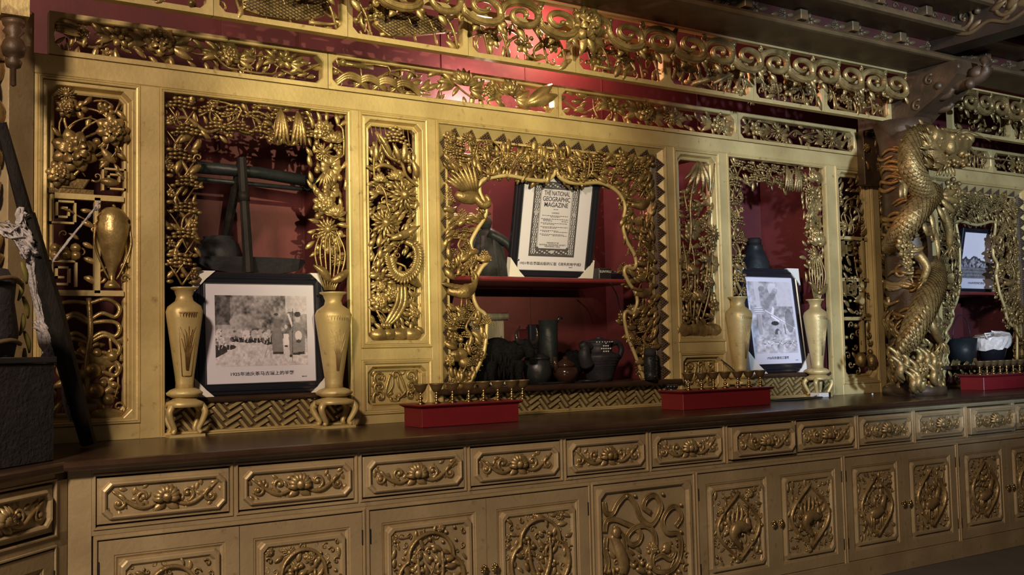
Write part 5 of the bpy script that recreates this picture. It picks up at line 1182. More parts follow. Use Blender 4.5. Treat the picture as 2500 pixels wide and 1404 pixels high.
def print_mesh(G, u0, u1, v0, v1, w, fr, parent, name='picture', tint=(1.0, .93, 1.04)):
    h, wd = G.shape; us = np.linspace(u0, u1, wd + 1); vs = np.linspace(v1, v0, h + 1); UU, VV = np.meshgrid(us, vs)
    V = np.stack([UU.ravel(), VV.ravel(), np.full(UU.size, w)], 1); V = fr[0] + V @ fr[1] - np.array(wloc(parent))
    idx = np.arange((h + 1) * (wd + 1)).reshape(h + 1, wd + 1); F = np.stack([idx[1:, :-1], idx[1:, 1:], idx[:-1, 1:], idx[:-1, :-1]], -1).reshape(-1, 4)
    me = bpy.data.meshes.new(name); me.from_pydata(V.tolist(), [], F.tolist()); ca = me.color_attributes.new('print', 'FLOAT_COLOR', 'CORNER')
    g = G.ravel() ** 1.3; C = np.stack([g * tint[0], g * tint[1], g * tint[2], np.ones_like(g)], 1).clip(0, 1); C = np.repeat(C, 4, 0); ca.data.foreach_set('color', C.ravel())
    m = bpy.data.materials.get('photo_print')
    if not m:
        m = bpy.data.materials.new('photo_print'); m.use_nodes = True; nt = m.node_tree; a = nt.nodes.new('ShaderNodeVertexColor'); a.layer_name = 'print'
        b = nt.nodes['Principled BSDF']; b.inputs['Roughness'].default_value = .5; nt.links.new(a.outputs[0], b.inputs['Base Color'])
    me.materials.append(m); o = bpy.data.objects.new(name, me); COL.objects.link(o); o.parent = parent; return o
def plane_frame(bl, br, tl):
    bl, br, tl = [np.array(p, float) for p in (bl, br, tl)]; u = br - bl; W_ = np.linalg.norm(u); u /= W_; v = tl - bl; v -= u * (v @ u); H_ = np.linalg.norm(v); v /= H_
    return (bl, np.array([u, v, np.cross(u, v)])), W_, H_
def picture_frame(label, bl, br, tl, bw, corners, kind, pic, cap, capw, res, small=True):
    """pic: (left, right, bottom, top) as fractions of the sheet"""
    fr, W_, H_ = plane_frame(bl, br, tl); t = thing('picture_frame', label, 'framed picture', tuple(bl))
    mb = MB(fr); moulding(mb, 0, W_, 0, H_, [(0, 0, -.02), (0, 0, .004), (bw * .1, 0, .008), (bw * .3, 0, .006), (bw * .36, 0, .011), (bw * .5, 0, .012), (bw * .58, 0, .006), (bw * .85, 0, .004), (bw * .95, 0, .006), (bw, 0, -.002)]); mb.build('frame_border', 'black', t)
    mb = MB(fr); box(mb, bw * .5, W_ - bw * .5, bw * .5, H_ - bw * .5, -.018, -.004); sh = mb.build('sheet', 'paper', t)
    a, b, c, d = bw + (W_ - 2 * bw) * pic[0], bw + (W_ - 2 * bw) * pic[1], bw + (H_ - 2 * bw) * pic[2], bw + (H_ - 2 * bw) * pic[3]
    if kind: print_mesh(picture(kind, *res), a, b, c, d, -.0032, fr, t)
    if cap: text(cap, .02, W_ / 2, (bw + c) / 2 + .002, -.0034, fr, sh, 'ink', 'caption', width=capw * W_, bold=.0003)
    if small: text('摄影:洛克', .006, b - .02, bw + (c - bw) * .28, -.0034, fr, sh, 'ink', 'credit')
    for k, (x, y, sx, sy) in enumerate(((0, 0, 1, 1), (W_, 0, -1, 1), (W_, H_, -1, -1), (0, H_, 1, -1))):
        if k not in corners: continue
        s = corners[k]; mb = MB(fr); P = [(x - sx * .004, y - sy * .004), (x + sx * s, y - sy * .004), (x + sx * s * .55, y + sy * s * .35), (x - sx * .004, y + sy * s * 1.0)]
        prism(mb, P if sx * sy > 0 else P[::-1], -.022, .0145); mb.build('corner_protector', 'card', t)
    return t, fr, W_, H_, sh
Y0 = -.005
picture_frame('black framed photograph of people and a sheep caravan, dated 1925, on the lower left ledge', (at(476, 962, .03)[0], .03, 1.1475), (at(798, 950, .03)[0], .03, 1.1475), (at(476, 962, .03)[0], .06, 1.1475 + .572), .054, {0: .085, 1: .085, 2: .075, 3: .10}, 'caravan', (.085, .93, .17, .885), '1925年迪庆茶马古道上的羊帮', .48, (120, 180))
bl = at(1236, 676, .22); br = at(1437, 680, .22); zsh = XZ(1300, 676, .05)[1] + .001
tx, fr, W_, H_, sh = picture_frame('black framed cover of an old magazine with ornamental border, dated 1931, on the red shelf', (bl[0], .20, zsh), (br[0], .20, zsh), (bl[0] + .02, .07, zsh + .62), .052, {0: .12, 1: .12}, None, (.17, .83, .13, .97), '1931年在英国出版的首版《消失的地平线》', .74, (10, 10))
# the printed cover itself
a, b, c, d = .052 + (W_ - .104) * .15, .052 + (W_ - .104) * .82, .052 + (H_ - .104) * .15, .052 + (H_ - .104) * .965
h, w = 200, 130; Y, X = np.mgrid[0:h, 0:w]; X = (X + .5) / w; Y = (Y + .5) / h; G = np.full((h, w), .62); bd_ = (X < .17) | (X > .83) | (Y < .10) | (Y > .89); n = fbm(h, w, 7, 3, 2)
G[bd_] = .13; dd = np.abs(((X * 1.0) % .06) / .06 - .5) + np.abs(((Y * 1.0) % .055) / .055 - .5); ib = (((X > .04) & (X < .135)) | ((X > .865) & (X < .96))) & (Y > .03) & (Y < .97)
m = ib & ((np.sin(Y * 95) * np.sin(X * 150 + np.sin(Y * 48) * 2) > .1)); G[m] = .60; m = ((Y > .02) & (Y < .075) | (Y > .915) & (Y < .965)) & (X > .14) & (X < .86) & (np.sin(X * 60) * np.sin(Y * 120 + X * 20) > .35); G[m] = .55
for v, lim in ((.155, .008), (.845, .008)): G[(np.abs(X - v) < lim) & (Y > .09) & (Y < .9)] = .5
for cx_, cy_ in ((.17, .10), (.83, .10), (.17, .89), (.83, .89)): ell(G, X, Y, cx_, cy_, .03, .02, .13)
ell(G, X, Y, .5, .935, .05, .022, .5)
for cx_ in (.088, .912): ell(G, X, Y, cx_, .42, .035, .03, .45)
print_mesh(G, a, b, c, d, -.0033, fr, tx, 'cover_print', (.97, .93, 1.08))
cw = b - a; ch = d - c; cxm = (a + b) / 2
for s, y, wd, bo in (('THE NATIONAL', .845, .56, .0004), ('GEOGRAPHIC', .768, .60, .0005), ('MAGAZINE', .692, .52, .0005)):
    o = text(s, .05, cxm, c + ch * y, -.0022, fr, sh, 'ink', 'cover_title', width=wd * cw, bold=bo)
    V = np.array([v_.co[:] for v_ in o.data.vertices])           # letters taller than wide, as on the cover
    loc = (V + np.array(wloc(sh)) - fr[0]) @ fr[1].T; m0 = c + ch * y; k = (ch * .062) / max(1e-6, loc[:, 1].max() - loc[:, 1].min()); loc[:, 1] = m0 + (loc[:, 1] - m0) * k; V = fr[0] + loc @ fr[1] - np.array(wloc(sh)); o.data.vertices.foreach_set('co', V.ravel())
for s, y, wd in (('CONTENTS', .585, .16), ('PUBLISHED BY THE', .185, .26), ('NATIONAL GEOGRAPHIC SOCIETY', .158, .58), ('MEMORIAL HALL', .135, .34)): text(s, .012, cxm, c + ch * y, -.0022, fr, sh, 'ink', 'cover_line', width=wd * cw)
mb = MB(fr); rng = random.Random(6)
for y, x0, x1 in ((.63, .45, .55), (.545, .22, .78), (.53, .4, .6), (.50, .2, .8), (.488, .25, .4), (.474, .25, .45), (.474, .65, .8), (.445, .2, .78), (.43, .25, .5), (.395, .2, .8), (.38, .25, .55), (.345, .2, .6), (.33, .25, .4), (.33, .5, .8), (.295, .2, .72), (.28, .25, .4), (.28, .48, .8)):
    x = x0
    while x < x1: l = rng.uniform(.015, .05); box(mb, a + cw * x, a + cw * min(x + l, x1), c + ch * y, c + ch * (y + .007), -.0030, -.0024); x += l + .012
mb.build('cover_lines', 'ink', sh)
bl = at(1822, 912, .08); br = at(1968, 905, .08)
picture_frame('black framed photograph of a man crossing a gorge by rope, between two vases', (bl[0], .05, 1.1415), (br[0], .05, 1.1415), (bl[0], .13, 1.1415 + .69), .060, {0: .15, 1: .12, 2: .11, 3: .06}, 'rope', (.05, .95, .12, .95), '1926年的澜沧江溜索', .36, (170, 100))
bl = at(2328, 708, .22); br = at(2418, 708, .22); zz = XZ(2380, 712, .06)[1] + .001
picture_frame('black framed photograph of a mountain village under pale sky, on the far right red shelf', (bl[0] - .02, .20, zz), (br[0] + .03, .20, zz), (bl[0], .10, zz + .50), .035, {1: .08, 2: .06}, 'mountain', (.0, .95, .18, 1.0), '1926年的香格里拉', .40, (90, 90), False)

# ================================================================ things in the openings
F_ = facade_at
def one(name, mb, m, label, cat, group=None): return tag(mb.build(name, m), label, cat, group)
# left opening, upper shelf
zs = sz + .001; Yt = .22
t = thing('wooden_trough', 'dark boat-shaped wooden trough on the red shelf above the sheep caravan picture', 'trough', (1.65, Yt, zs)); mb = MB(F_(Yt))
xa, xb2 = at(478, 640, Yt)[0], at(742, 640, Yt)[0]; R = []
for k in range(13):
    s = k / 12; x = xa + (xb2 - xa) * s; q = math.sin(PI * min(1, max(0, (s * 1.0)))) ** .35; zb = .0 + (1 - q) * .055; wd = .10 * max(q, .15)
    R.append([(x, zs + .078, -wd), (x, zs + zb, -wd * .6), (x, zs + zb, wd * .6), (x, zs + .078, wd), (x, zs + .075, wd - .012), (x, zs + max(zb, .02) + .02, wd * .5), (x, zs + max(zb, .02) + .02, -wd * .5), (x, zs + .075, -wd + .012)])
rings(mb, R, cap0=True, cap1=True); mb.build('hull', 'clay', t)
x = at(545, 600, .32)[0]; mb = MB(F_(.40)); z0 = zs
lathe(mb, [(.001, z0), (.07, z0), (.105, z0 + .05), (.118, z0 + .11), (.10, z0 + .165), (.07, z0 + .19), (.074, z0 + .20), (.05, z0 + .202), (.001, z0 + .20)], (x, 0), 24); one('storage_jar', mb, 'clay', 'round dark grey jar behind the wooden trough', 'jar')
mb = MB(WORLD); P0 = at(607, 622, .10); P1 = at(590, 385, .10); P0[2] = zs; tube(mb, [tuple(P0), tuple(P1)], [.026, .022], 8, sm=False); tube(mb, [tuple(P0 + (P1 - P0) * .62), tuple(P0 + (P1 - P0) * .70)], .0275, 8)
one('wooden_pole', mb, 'wooddk', 'upright dark wooden pole with pale notch, standing beside the trough', 'pole')
mb = MB(WORLD); P0 = at(545, 590, .45); P0[2] = zs + .0; P1 = at(588, 400, .14); tube(mb, [(P0[0], P0[1] + .11, P0[2]), tuple(P1)], [.020, .024], 8, sm=False); one('wooden_stick', mb, 'wooddk', 'slanting black stick leaning behind the upright pole', 'stick')
mb = MB(WORLD); P0 = at(478, 408, .17); P1 = at(775, 446, .17); tube(mb, [tuple(P0), tuple((P0 + P1) / 2 + np.array([0, 0, .012])), tuple(P1)], .036, 10, flat=.8); tube(mb, [tuple(P0 + [0, .03, -.05]), tuple(P1 + [0, .03, -.035])], .012, 6)
one('wooden_yoke', mb, 'leather', 'long dark yoke bar lying across behind the upright pole', 'yoke')
# centre opening, upper shelf
zs = XZ(1300, 676, .05)[1] + .001; x = at(1196, 620, .3)[0]
t = thing('draped_figurine', 'small dark draped cloth figurine behind the left edge of the arch, on the red shelf', 'figurine', (x, .3, zs)); mb = MB(F_(.3))
lathe(mb, [(.001, zs), (.13, zs), (.115, zs + .10), (.085, zs + .2), (.06, zs + .27), (.001, zs + .3)], (x - .02, 0), 14); 
for k in range(8): a = k * .8; tube(mb, [(x - .02 + .125 * math.cos(a), zs + .002, .125 * math.sin(a)), (x - .02 + .07 * math.cos(a), zs + .24, .07 * math.sin(a))], .014, 6)
mb.build('robe', 'cloth', t); mb = MB(F_(.3)); ball(mb, (x - .03, zs + .325, 0), .045); mb.build('head', 'cloth', t)
mb = MB(F_(.3)); tube(mb, smooth_path([(x - .04, zs + .26, .05), (x + .06, zs + .2, .09), (x + .12, zs + .10, .10)], 4), np.linspace(.035, .02, 9), 7); mb.build('sleeve', 'leather', t)
x0, x1 = at(1463, 670, .12)[0], at(1493, 670, .12)[0]; mb = MB(F_(.12)); t = thing('small_box', 'small dark grey box with white lettering beside the framed magazine cover', 'box', (x0, .12, zs)); slab(mb, x0, x1, zs, zs + .068, -.06, 0, .003); mb.build('body', 'iron', t); text('SUNYKU', .02, (x0 + x1) / 2, zs + .046, .0006, F_(.12), t, 'clayw', 'label_lettering', width=.085)
x0, x1 = at(1440, 665, .25)[0], at(1552, 665, .25)[0]; mb = MB(F_(.30)); slab(mb, x0, x1, zs, zs + .058, -.12, .05, .01)
for k in range(7): ball(mb, (x0 + (x1 - x0) * (k + .5) / 7, zs + .06, .02), .022, (1.3, .4, 1))
one('flat_case', mb, 'black', 'low black case behind the small lettered box', 'case')
mb = MB(WORLD); P = [at(1490, 690, -.05), at(1506, 720, .02), at(1512, 745, .05), at(1522, 775, .05)]; P = [tuple(p) for p in P]; tube(mb, smooth_path(P, 5), .004, 5); one('hanging_cable', mb, 'leather', 'thin grey cable hanging below the right end of the red centre shelf', 'cable')
# centre opening, lower ledge
zl = 1.1348
def ax(px, Y): return at(px, 900, Y)[0]
xa, xb2 = ax(1138, .42), ax(1234, .42); t = thing('wooden_chest', 'pale grey wooden chest with overhanging lid behind the yak figurine', 'chest', ((xa + xb2) / 2, .42, zl)); mb = MB(F_(.42)); z1 = XZ(1200, 783, .42)[1]
slab(mb, xa, xb2, zl, z1, -.16, .0, .006); 
for k in range(1, 5): x = xa + (xb2 - xa) * k / 5; box(mb, x - .0025, x + .0025, zl, z1, -.001, .0015)
mb.build('body', 'woodgr', t); mb = MB(F_(.42)); tube(mb, [(xa - .02, z1 + .02, .0), (xb2 + .02, z1 + .024, .0)], .022, 8); slab(mb, xa - .02, xb2 + .02, z1, z1 + .03, -.165, .0, .004); mb.build('lid', 'woodgr', t)
# yak
xc = ax(1222, .14); t = thing('yak_figurine', 'black horned yak figurine standing in front of the grey wooden chest', 'figurine', (xc, .14, zl)); mb = MB(F_(.14)); Q = lambda px, py, dw=0.: (at(px, py, .14)[0], at(px, py, .14)[2], dw)
body = [Q(1148, 892, -.05), Q(1162, 880, -.03), Q(1190, 872, -.01), Q(1212, 864, .01), Q(1236, 874, .03)]
P = smooth_path(body, 6); tube(mb, P, np.interp(np.linspace(0, 1, len(P)), [0, .15, .5, .8, 1], [.04, .075, .088, .092, .075]), 14, flat=.62)
P = smooth_path([Q(1232, 872, .03), Q(1246, 856, .06), Q(1257, 850, .09)], 5); tube(mb, P, np.interp(np.linspace(0, 1, len(P)), [0, 1], [.075, .045]), 12, flat=.8); ball(mb, Q(1258, 846, .105), .040, (.9, 1.05, .9), 12, 8); P = smooth_path([Q(1258, 850, .12), Q(1260, 862, .135), Q(1261, 872, .135)], 4); tube(mb, P, np.linspace(.034, .026, len(P)), 10)
rng = random.Random(3)
for (px, py, dw) in ((1165, 915, -.04), (1185, 918, .05), (1228, 915, .0), (1248, 915, .07)):
    q0 = Q(px, py - 35, dw); tube(mb, [q0, (q0[0], zl + .06, dw), (q0[0] + .005, zl + .012, dw + .01)], [.04, .024, .018], 8)
for k in range(150):
    s = rng.random(); p = body[0] * 1 if False else None
    i = rng.uniform(0, len(P) - 1)
    bx = np.array(smooth_path(body, 6)); b0 = bx[int(s * (len(bx) - 1))]; zz_ = b0[1] - rng.uniform(-.04, .07); leaf(mb, (b0[0] + rng.uniform(-.03, .03), zz_), -PI / 2 + rng.uniform(-.25, .25), rng.uniform(.05, .11), .018, b0[2] + rng.uniform(.03, .06), n=3)
mb.build('body', 'fur', t)
hn = MB(F_(.14))
for sgn, pts in ((-1, [Q(1250, 838, .10), Q(1238, 834, .11), Q(1234, 818, .11), Q(1243, 798, .11)]), (1, [Q(1264, 838, .10), Q(1280, 836, .11), Q(1285, 820, .11), Q(1282, 800, .11)])):
    P = smooth_path(pts, 5); tube(hn, P, np.linspace(.019, .004, len(P)), 8)
hn.build('horns', 'horn', t); ea = MB(F_(.14)); leaf(ea, Q(1270, 846)[:2], -.2, .05, .025, .11); leaf(ea, Q(1245, 846)[:2], PI + .2, .04, .022, .09); ea.build('ears', 'fur', t)
hf = MB(F_(.14)); 
for (px, dw) in ((1228, .01), (1248, .08), (1185, .06), (1165, -.03)): q0 = Q(px, 925, dw); ball(hf, (q0[0] + .006, zl + .014, dw + .012), .020, (1, .7, 1.2), 8, 5)
hf.build('hooves', 'bone', t)
x0, x1 = ax(1297, .38), ax(1318, .38); mb = MB(F_(.38)); slab(mb, x0, x1 + .03, zl, XZ(1310, 792, .38)[1], -.03, 0, .006); one('black_board', mb, 'black', 'narrow black upright board left of the leather cylinder', 'board')
xc = ax(1341, .30); z1 = XZ(1341, 782, .30)[1]; r = (ax(1364, .3) - ax(1318, .3)) / 2 * .84; t = thing('leather_cylinder', 'tall worn dark leather cylinder behind the black pot', 'container', (xc, .30, zl)); mb = MB(F_(.30)); lathe(mb, [(.001, zl), (r * 1.02, zl), (r, zl + .05), (r * .96, z1 - .1), (r * 1.02, z1), (r * .9, z1), (r * .86, z1 - .05), (.001, z1 - .06)], (xc, 0), 24); mb.build('body', 'leather', t)
mb = MB(F_(.30)); tube(mb, [(xc - r * 1.0 * math.cos(a_ / 12 * PI), zl + (z1 - zl) * (.28 + .04 * math.sin(a_ / 12 * PI)), r * 1.04 * math.sin(a_ / 12 * PI)) for a_ in range(13)], .006, 5); tube(mb, [(xc + r * .8, z1 - .02, .02), (xc + r * 1.1, z1 + .02, .03), (xc + r * 1.4, z1 + .01, .03)], .008, 5); mb.build('thong', 'black', t)
def potr(px0, px1, Y): return (at(px0, 900, Y)[0] + at(px1, 900, Y)[0]) / 2, (at(px1, 900, Y)[0] - at(px0, 900, Y)[0]) / 2 * .86
xc, r = potr(1278, 1346, .12); h = .17; t = thing('lidded_pot', 'squat black lidded pot between the yak and the small brown pot', 'pot', (xc, .12, zl)); mb = MB(F_(.12)); lathe(mb, [(.001, zl), (r * .75, zl), (r * .97, zl + h * .3), (r, zl + h * .5), (r * .88, zl + h * .78), (r * .84, zl + h * .8), (.001, zl + h * .8)], (xc, 0), 28); mb.build('body', 'iron', t)
mb = MB(F_(.12)); lathe(mb, [(.001, zl + h * .8), (r * .9, zl + h * .80), (r * .88, zl + h * .88), (r * .5, zl + h * .97), (r * .48, zl + h), (.001, zl + h)], (xc, 0), 28); mb.build('lid', 'iron', t)
xc, r = potr(1350, 1411, .06); h = .13; t = thing('sauce_pot', 'small glossy brown pot with lid and side spout, in front of the leather cylinder', 'pot', (xc, .06, zl)); mb = MB(F_(.06)); lathe(mb, [(.001, zl), (r * .5, zl), (r * .9, zl + h * .3), (r * .98, zl + h * .48), (r * .85, zl + h * .65), (r * .7, zl + h * .7), (.001, zl + h * .7)], (xc, 0), 28); tube(mb, [(xc - r * .8, zl + h * .5, 0), (xc - r * 1.05, zl + h * 1.15, .0)], [.018, .013], 7); mb.build('body', 'potbr', t)
mb = MB(F_(.06)); lathe(mb, [(.001, zl + h * .71), (r * .74, zl + h * .71), (r * .7, zl + h * .84), (r * .3, zl + h * 1.02), (.012, zl + h * 1.06), (.015, zl + h * 1.14), (.001, zl + h * 1.17)], (xc, 0), 28); mb.build('lid', 'potbr', t)
xc = ax(1402, .32); mb = MB(F_(.32)); rng = random.Random(2); 
for k in range(9): ball(mb, (xc + rng.uniform(-.08, .08), zl + .045 + rng.uniform(0, .10), rng.uniform(-.04, .04)), rng.uniform(.04, .058), k=9, m=6)
one('dried_bundle', mb, 'fur', 'lumpy black bundle between the brown pot and the teapot', 'bundle')
xc, r = potr(1412, 1514, .16); zt = XZ(1466, 822, .16)[1]; h = zt - zl; t = thing('clay_teapot', 'large grey clay teapot with white inlaid flower, near the right of the centre ledge', 'teapot', (xc, .16, zl)); mb = MB(F_(.16)); R_ = .122
k_ = h
lathe(mb, [(.001, zl), (R_ * .62, zl), (R_ * .66, zl + .02), (R_ * .82, zl + k_ * .3), (R_ * 1.0, zl + k_ * .48), (R_ * 1.03, zl + k_ * .55), (R_ * .98, zl + k_ * .60), (R_ * .72, zl + k_ * .63), (R_ * .62, zl + k_ * .66), (R_ * .60, zl + k_ * .80), (R_ * .66, zl + k_ * .86), (R_ * .1, zl + k_ * .88)], (xc, 0), 32)
for z_ in (.34, .40, .46, .53): lathe(mb, [(R_ * np.interp(z_, [.3, .48, .55], [.82, 1.0, 1.03]) , zl + k_ * (z_ - .008)), (R_ * np.interp(z_, [.3, .48, .55], [.82, 1.0, 1.03]) + .004, zl + k_ * z_), (R_ * np.interp(z_, [.3, .48, .55], [.82, 1.0, 1.03]), zl + k_ * (z_ + .008))], (xc, 0), 32)
mb.build('body', 'clay', t)
mb = MB(F_(.16)); lathe(mb, [(R_ * .1, zl + k_ * .86), (R_ * .68, zl + k_ * .865), (R_ * .66, zl + k_ * .90), (R_ * .3, zl + k_ * .95), (.016, zl + k_ * .955), (.026, zl + k_ * .98), (.001, zl + k_)], (xc, 0), 28); mb.build('lid', 'clay', t)
mb = MB(F_(.16)); P = smooth_path([(xc - R_ * .9, zl + k_ * .36, .03), (xc - R_ * 1.12, zl + k_ * .58, .04), (xc - R_ * 1.1, zl + k_ * .74, .04), (xc - R_ * 1.28, zl + k_ * .86, .04)], 5); tube(mb, P, np.linspace(.045, .022, len(P)), 10); P = smooth_path([(xc - R_ * 1.12, zl + k_ * .80, .04), (xc - R_ * .85, zl + k_ * .82, .03), (xc - R_ * .6, zl + k_ * .76, .02)], 4); tube(mb, P, .015, 7); mb.build('spout', 'clay', t)
mb = MB(F_(.16)); P = smooth_path([(xc + R_ * .55, zl + k_ * .82, .03), (xc + R_ * .95, zl + k_ * .86, .03), (xc + R_ * 1.18, zl + k_ * .70, .03), (xc + R_ * .98, zl + k_ * .50, .03)], 5); tube(mb, P, .017, 8); mb.build('handle', 'clay', t)
mb = MB(F_(.16))
for i in range(-2, 3):
    for j in range(-2, 3):
        if abs(i) + abs(j) <= 2: ball(mb, (xc - R_ * .05 + .016 * i, zl + k_ * .725 + .016 * j, R_ * .62), .006, k=5, m=3)
for i in range(9): a_ = -.8 + .2 * i; ball(mb, (xc + R_ * .66 * math.sin(a_), zl + k_ * .875, R_ * .66 * math.cos(a_)), .005, k=5, m=3)
mb.build('inlay', 'clayw', t)
mb = MB(F_(.04)); x0, x1 = ax(1322, .02), ax(1392, .02); slab(mb, x0, x1, zl, zl + .010, -.02, .01, .002); one('flat_ruler', mb, 'leather', 'thin blue-grey flat strip lying before the two small pots', 'strip')
mb = MB(F_(.05)); xc = ax(1440, .03); lathe(mb, [(.001, zl), (.05, zl), (.075, zl + .012), (.07, zl + .014), (.001, zl + .006)], (xc, 0), 20); box(mb, xc - .16, xc + .0, zl, zl + .008, -.01, .01); one('iron_spoon', mb, 'iron', 'flat black iron ladle lying in front of the teapot', 'ladle')
xc = at(1588, 900, -.035)[0]; mb = MB(F_(-.035)); t = thing('carved_jar', 'small dark mottled cylinder jar at the right end of the centre ledge', 'jar', (xc, -.035, zl)); lathe(mb, [(.001, zl), (.036, zl), (.038, zl + .03), (.034, zl + .04), (.038, zl + .05), (.039, zl + .13), (.034, zl + .14), (.001, zl + .14)], (xc, 0), 18); mb.build('body', 'leather', t)
mb = MB(F_(-.035)); lathe(mb, [(.001, zl + .141), (.036, zl + .141), (.037, zl + .165), (.030, zl + .185), (.001, zl + .19)], (xc, 0), 18); mb.build('lid', 'cloth', t); mb = MB(F_(-.035)); rng = random.Random(4)
for k in range(30): a_ = rng.uniform(-1.6, 1.6); ball(mb, (xc + .039 * math.sin(a_), zl + rng.uniform(.01, .13), .039 * math.cos(a_)), rng.uniform(.004, .008), k=5, m=3)
mb.build('studs', 'iron', t)
# opening with the rope picture: jug behind
Yj = .42; xc, r = potr(1822, 1882, Yj); zj = 1.1408; t = thing('milk_jug', 'tall dark blue-grey jug standing behind the rope crossing picture', 'jug', (xc, Yj, zj)); mb = MB(F_(Yj)); Zt = XZ(1848, 582, Yj)[1]; Z = lambda f: zj + (Zt - zj) * f
lathe(mb, [(.001, Z(0)), (r * .8, Z(0)), (r * 1.0, Z(.3)), (r * 1.05, Z(.72)), (r * .95, Z(.82)), (r * .62, Z(.9)), (r * .55, Z(.93)), (r * .6, Z(.945)), (.001, Z(.945))], (xc, 0), 28); mb.build('body', 'leather', t); mb = MB(F_(Yj)); lathe(mb, [(.001, Z(.946)), (r * .48, Z(.946)), (r * .5, Z(.985)), (r * .4, Z(1)), (.001, Z(1))], (xc, 0), 20); mb.build('stopper', 'wooddk', t)
# far right opening: bucket and wrapped pot
zr = 1.143
def axr(px, Y): return at(px, 860, Y)[0]
xa, xb2 = axr(2322, .15), axr(2376, .15); xc, r = (xa + xb2) / 2, (xb2 - xa) / 2 * .8; t = thing('metal_bucket', 'dark metal bucket with thin arched handle in the far right opening', 'bucket', (xc, .15, zr)); mb = MB(F_(.15)); lathe(mb, [(.001, zr), (r * .86, zr), (r, zr + .20), (r * .96, zr + .20), (r * .84, zr + .01), (.001, zr + .01)], (xc, 0), 24); mb.build('body', 'leather', t); mb = MB(F_(.15)); P = [(xc + r * math.cos(a_ / 12 * PI), zr + .19 + .19 * math.sin(a_ / 12 * PI), 0) for a_ in range(13)]; tube(mb, P, .004, 5); mb.build('handle', 'iron', t)
xa, xb2 = axr(2388, .12), axr(2456, .12); xc, r = (xa + xb2) / 2, (xb2 - xa) / 2 * .72; t = thing('wrapped_pot', 'dark pot with white plastic film over its mouth, right of the metal bucket', 'pot', (xc, .12, zr)); mb = MB(F_(.12)); lathe(mb, [(.001, zr), (r * .6, zr), (r * .8, zr + .10), (r * .9, zr + .17), (r * .8, zr + .19), (.001, zr + .19)], (xc, 0), 24); P = smooth_path([(xc + r * .8, zr + .14, 0), (xc + r * 1.2, zr + .11, 0), (xc + r * .8, zr + .05, 0)], 4); tube(mb, P, .012, 6); mb.build('body', 'black', t)
mb = MB(F_(.12)); rng = random.Random(8); R = []
for z_, rr in ((.12, .98), (.15, 1.04), (.19, 1.05), (.215, 1.0), (.225, .6), (.23, .02)): R.append([(xc + r * rr * rng.uniform(.96, 1.06) * math.cos(a_ * PI / 14), zr + z_ + rng.uniform(-.008, .008) + .02 * math.cos(a_ * PI / 14), -r * rr * rng.uniform(.96, 1.06) * math.sin(a_ * PI / 14)) for a_ in range(28)])
rings(mb, R, sm=False); tube(mb, [(xc - r, zr + .19, .05), (xc - r * 1.25, zr + .23, .05), (xc - r * .4, zr + .235, .05)], .008, 5); mb.build('plastic_film', 'plastic', t)

# ================================================================ red boxes with butter lamp goblets
zt = .977
def red_box(label, u0, u1, Y, n, dep=.18, hh=.105):
    t = thing('offering_box', label, 'box', ((u0 + u1) / 2, Y, zt)); mb = MB(F_(Y)); slab(mb, u0, u1, zt, zt + hh - .018, -dep, 0, .002); mb.build('body', 'redbox', t)
    mb = MB(F_(Y)); rings(mb, [rc(u0 + a_, u1 - a_, 0, 0, 0, 0) for a_ in ()] or [[(u0 - .0, zt + hh - .018, .0), (u1, zt + hh - .018, .0), (u1, zt + hh - .018, -dep), (u0, zt + hh - .018, -dep)], [(u0 - .018, zt + hh - .006, .018), (u1 + .018, zt + hh - .006, .018), (u1 + .018, zt + hh - .006, -dep - .018), (u0 - .018, zt + hh - .006, -dep - .018)], [(u0 - .018, zt + hh, .018), (u1 + .018, zt + hh, .018), (u1 + .018, zt + hh, -dep - .018), (u0 - .018, zt + hh, -dep - .018)]], cap0=True, cap1=True); mb.build('lipped_top', 'redbox', t)
    return zt + hh + .0005
ORD = ['first', 'second', 'third', 'fourth', 'fifth', 'sixth', 'seventh', 'eighth', 'ninth']
gob0 = None
def goblet(x, Y, z, label, group, m='brassdk'):
    global gob0
    if gob0 is None:
        F = F_(0.0); t = thing('butter_lamp_goblet', label, 'goblet', (0, 0, 0))
        mb = MB(F); lathe(mb, [(.010, .052), (.020, .060), (.026, .072), (.033, .088), (.037, .092), (.037, .095), (.030, .094), (.022, .075), (.001, .070)], (0, 0), 20); mb.build('bowl', 'brassdk', t)
        mb = MB(F); lathe(mb, [(.001, 0), (.021, 0), (.022, .003), (.012, .010), (.006, .016), (.011, .024), (.012, .028), (.005, .034), (.005, .046), (.011, .053), (.001, .054)], (0, 0), 16); mb.build('stem', 'brass', t)
        gob0 = t; t.location = (x, Y, z); tag(t, label, 'goblet', group); return t
    r = gob0.copy(); COL.objects.link(r); r.location = (x, Y, z); r['label'] = label; r['group'] = group
    for ch in list(gob0.children): c = ch.copy(); COL.objects.link(c); c.parent = r
    return r
def row(u0, u1, Y, n, z, where, group, xs=None):
    for i in range(n): goblet(u0 + (u1 - u0) * ((i + .3) / (n - .35)) if xs is None else xs[i], Y, z, 'brass butter lamp goblet, %s from the left on the %s' % (ORD[i], where), group)
z1 = red_box('red wooden box with a row of eight brass goblets, nearest on the countertop', 2.24, 2.775, -.43, 8)
row(0, 0, -.52 + .17, 8, z1, 'nearest red box', 'goblets on the nearest red box', [at(px, 980, -.35)[0] for px in (1027, 1066, 1105, 1145, 1181, 1216, 1250)] + [at(1281, 972, -.35)[0] - .012])
z1 = red_box('red wooden box with seven brass goblets in front of the fan relief panel', 3.86, 4.54, -.42, 7)
row(0, 0, -.35, 7, z1, 'middle red box', 'goblets on the middle red box', [at(px, 950, -.35)[0] for px in (1681, 1713, 1742, 1771, 1802, 1829, 1857)])
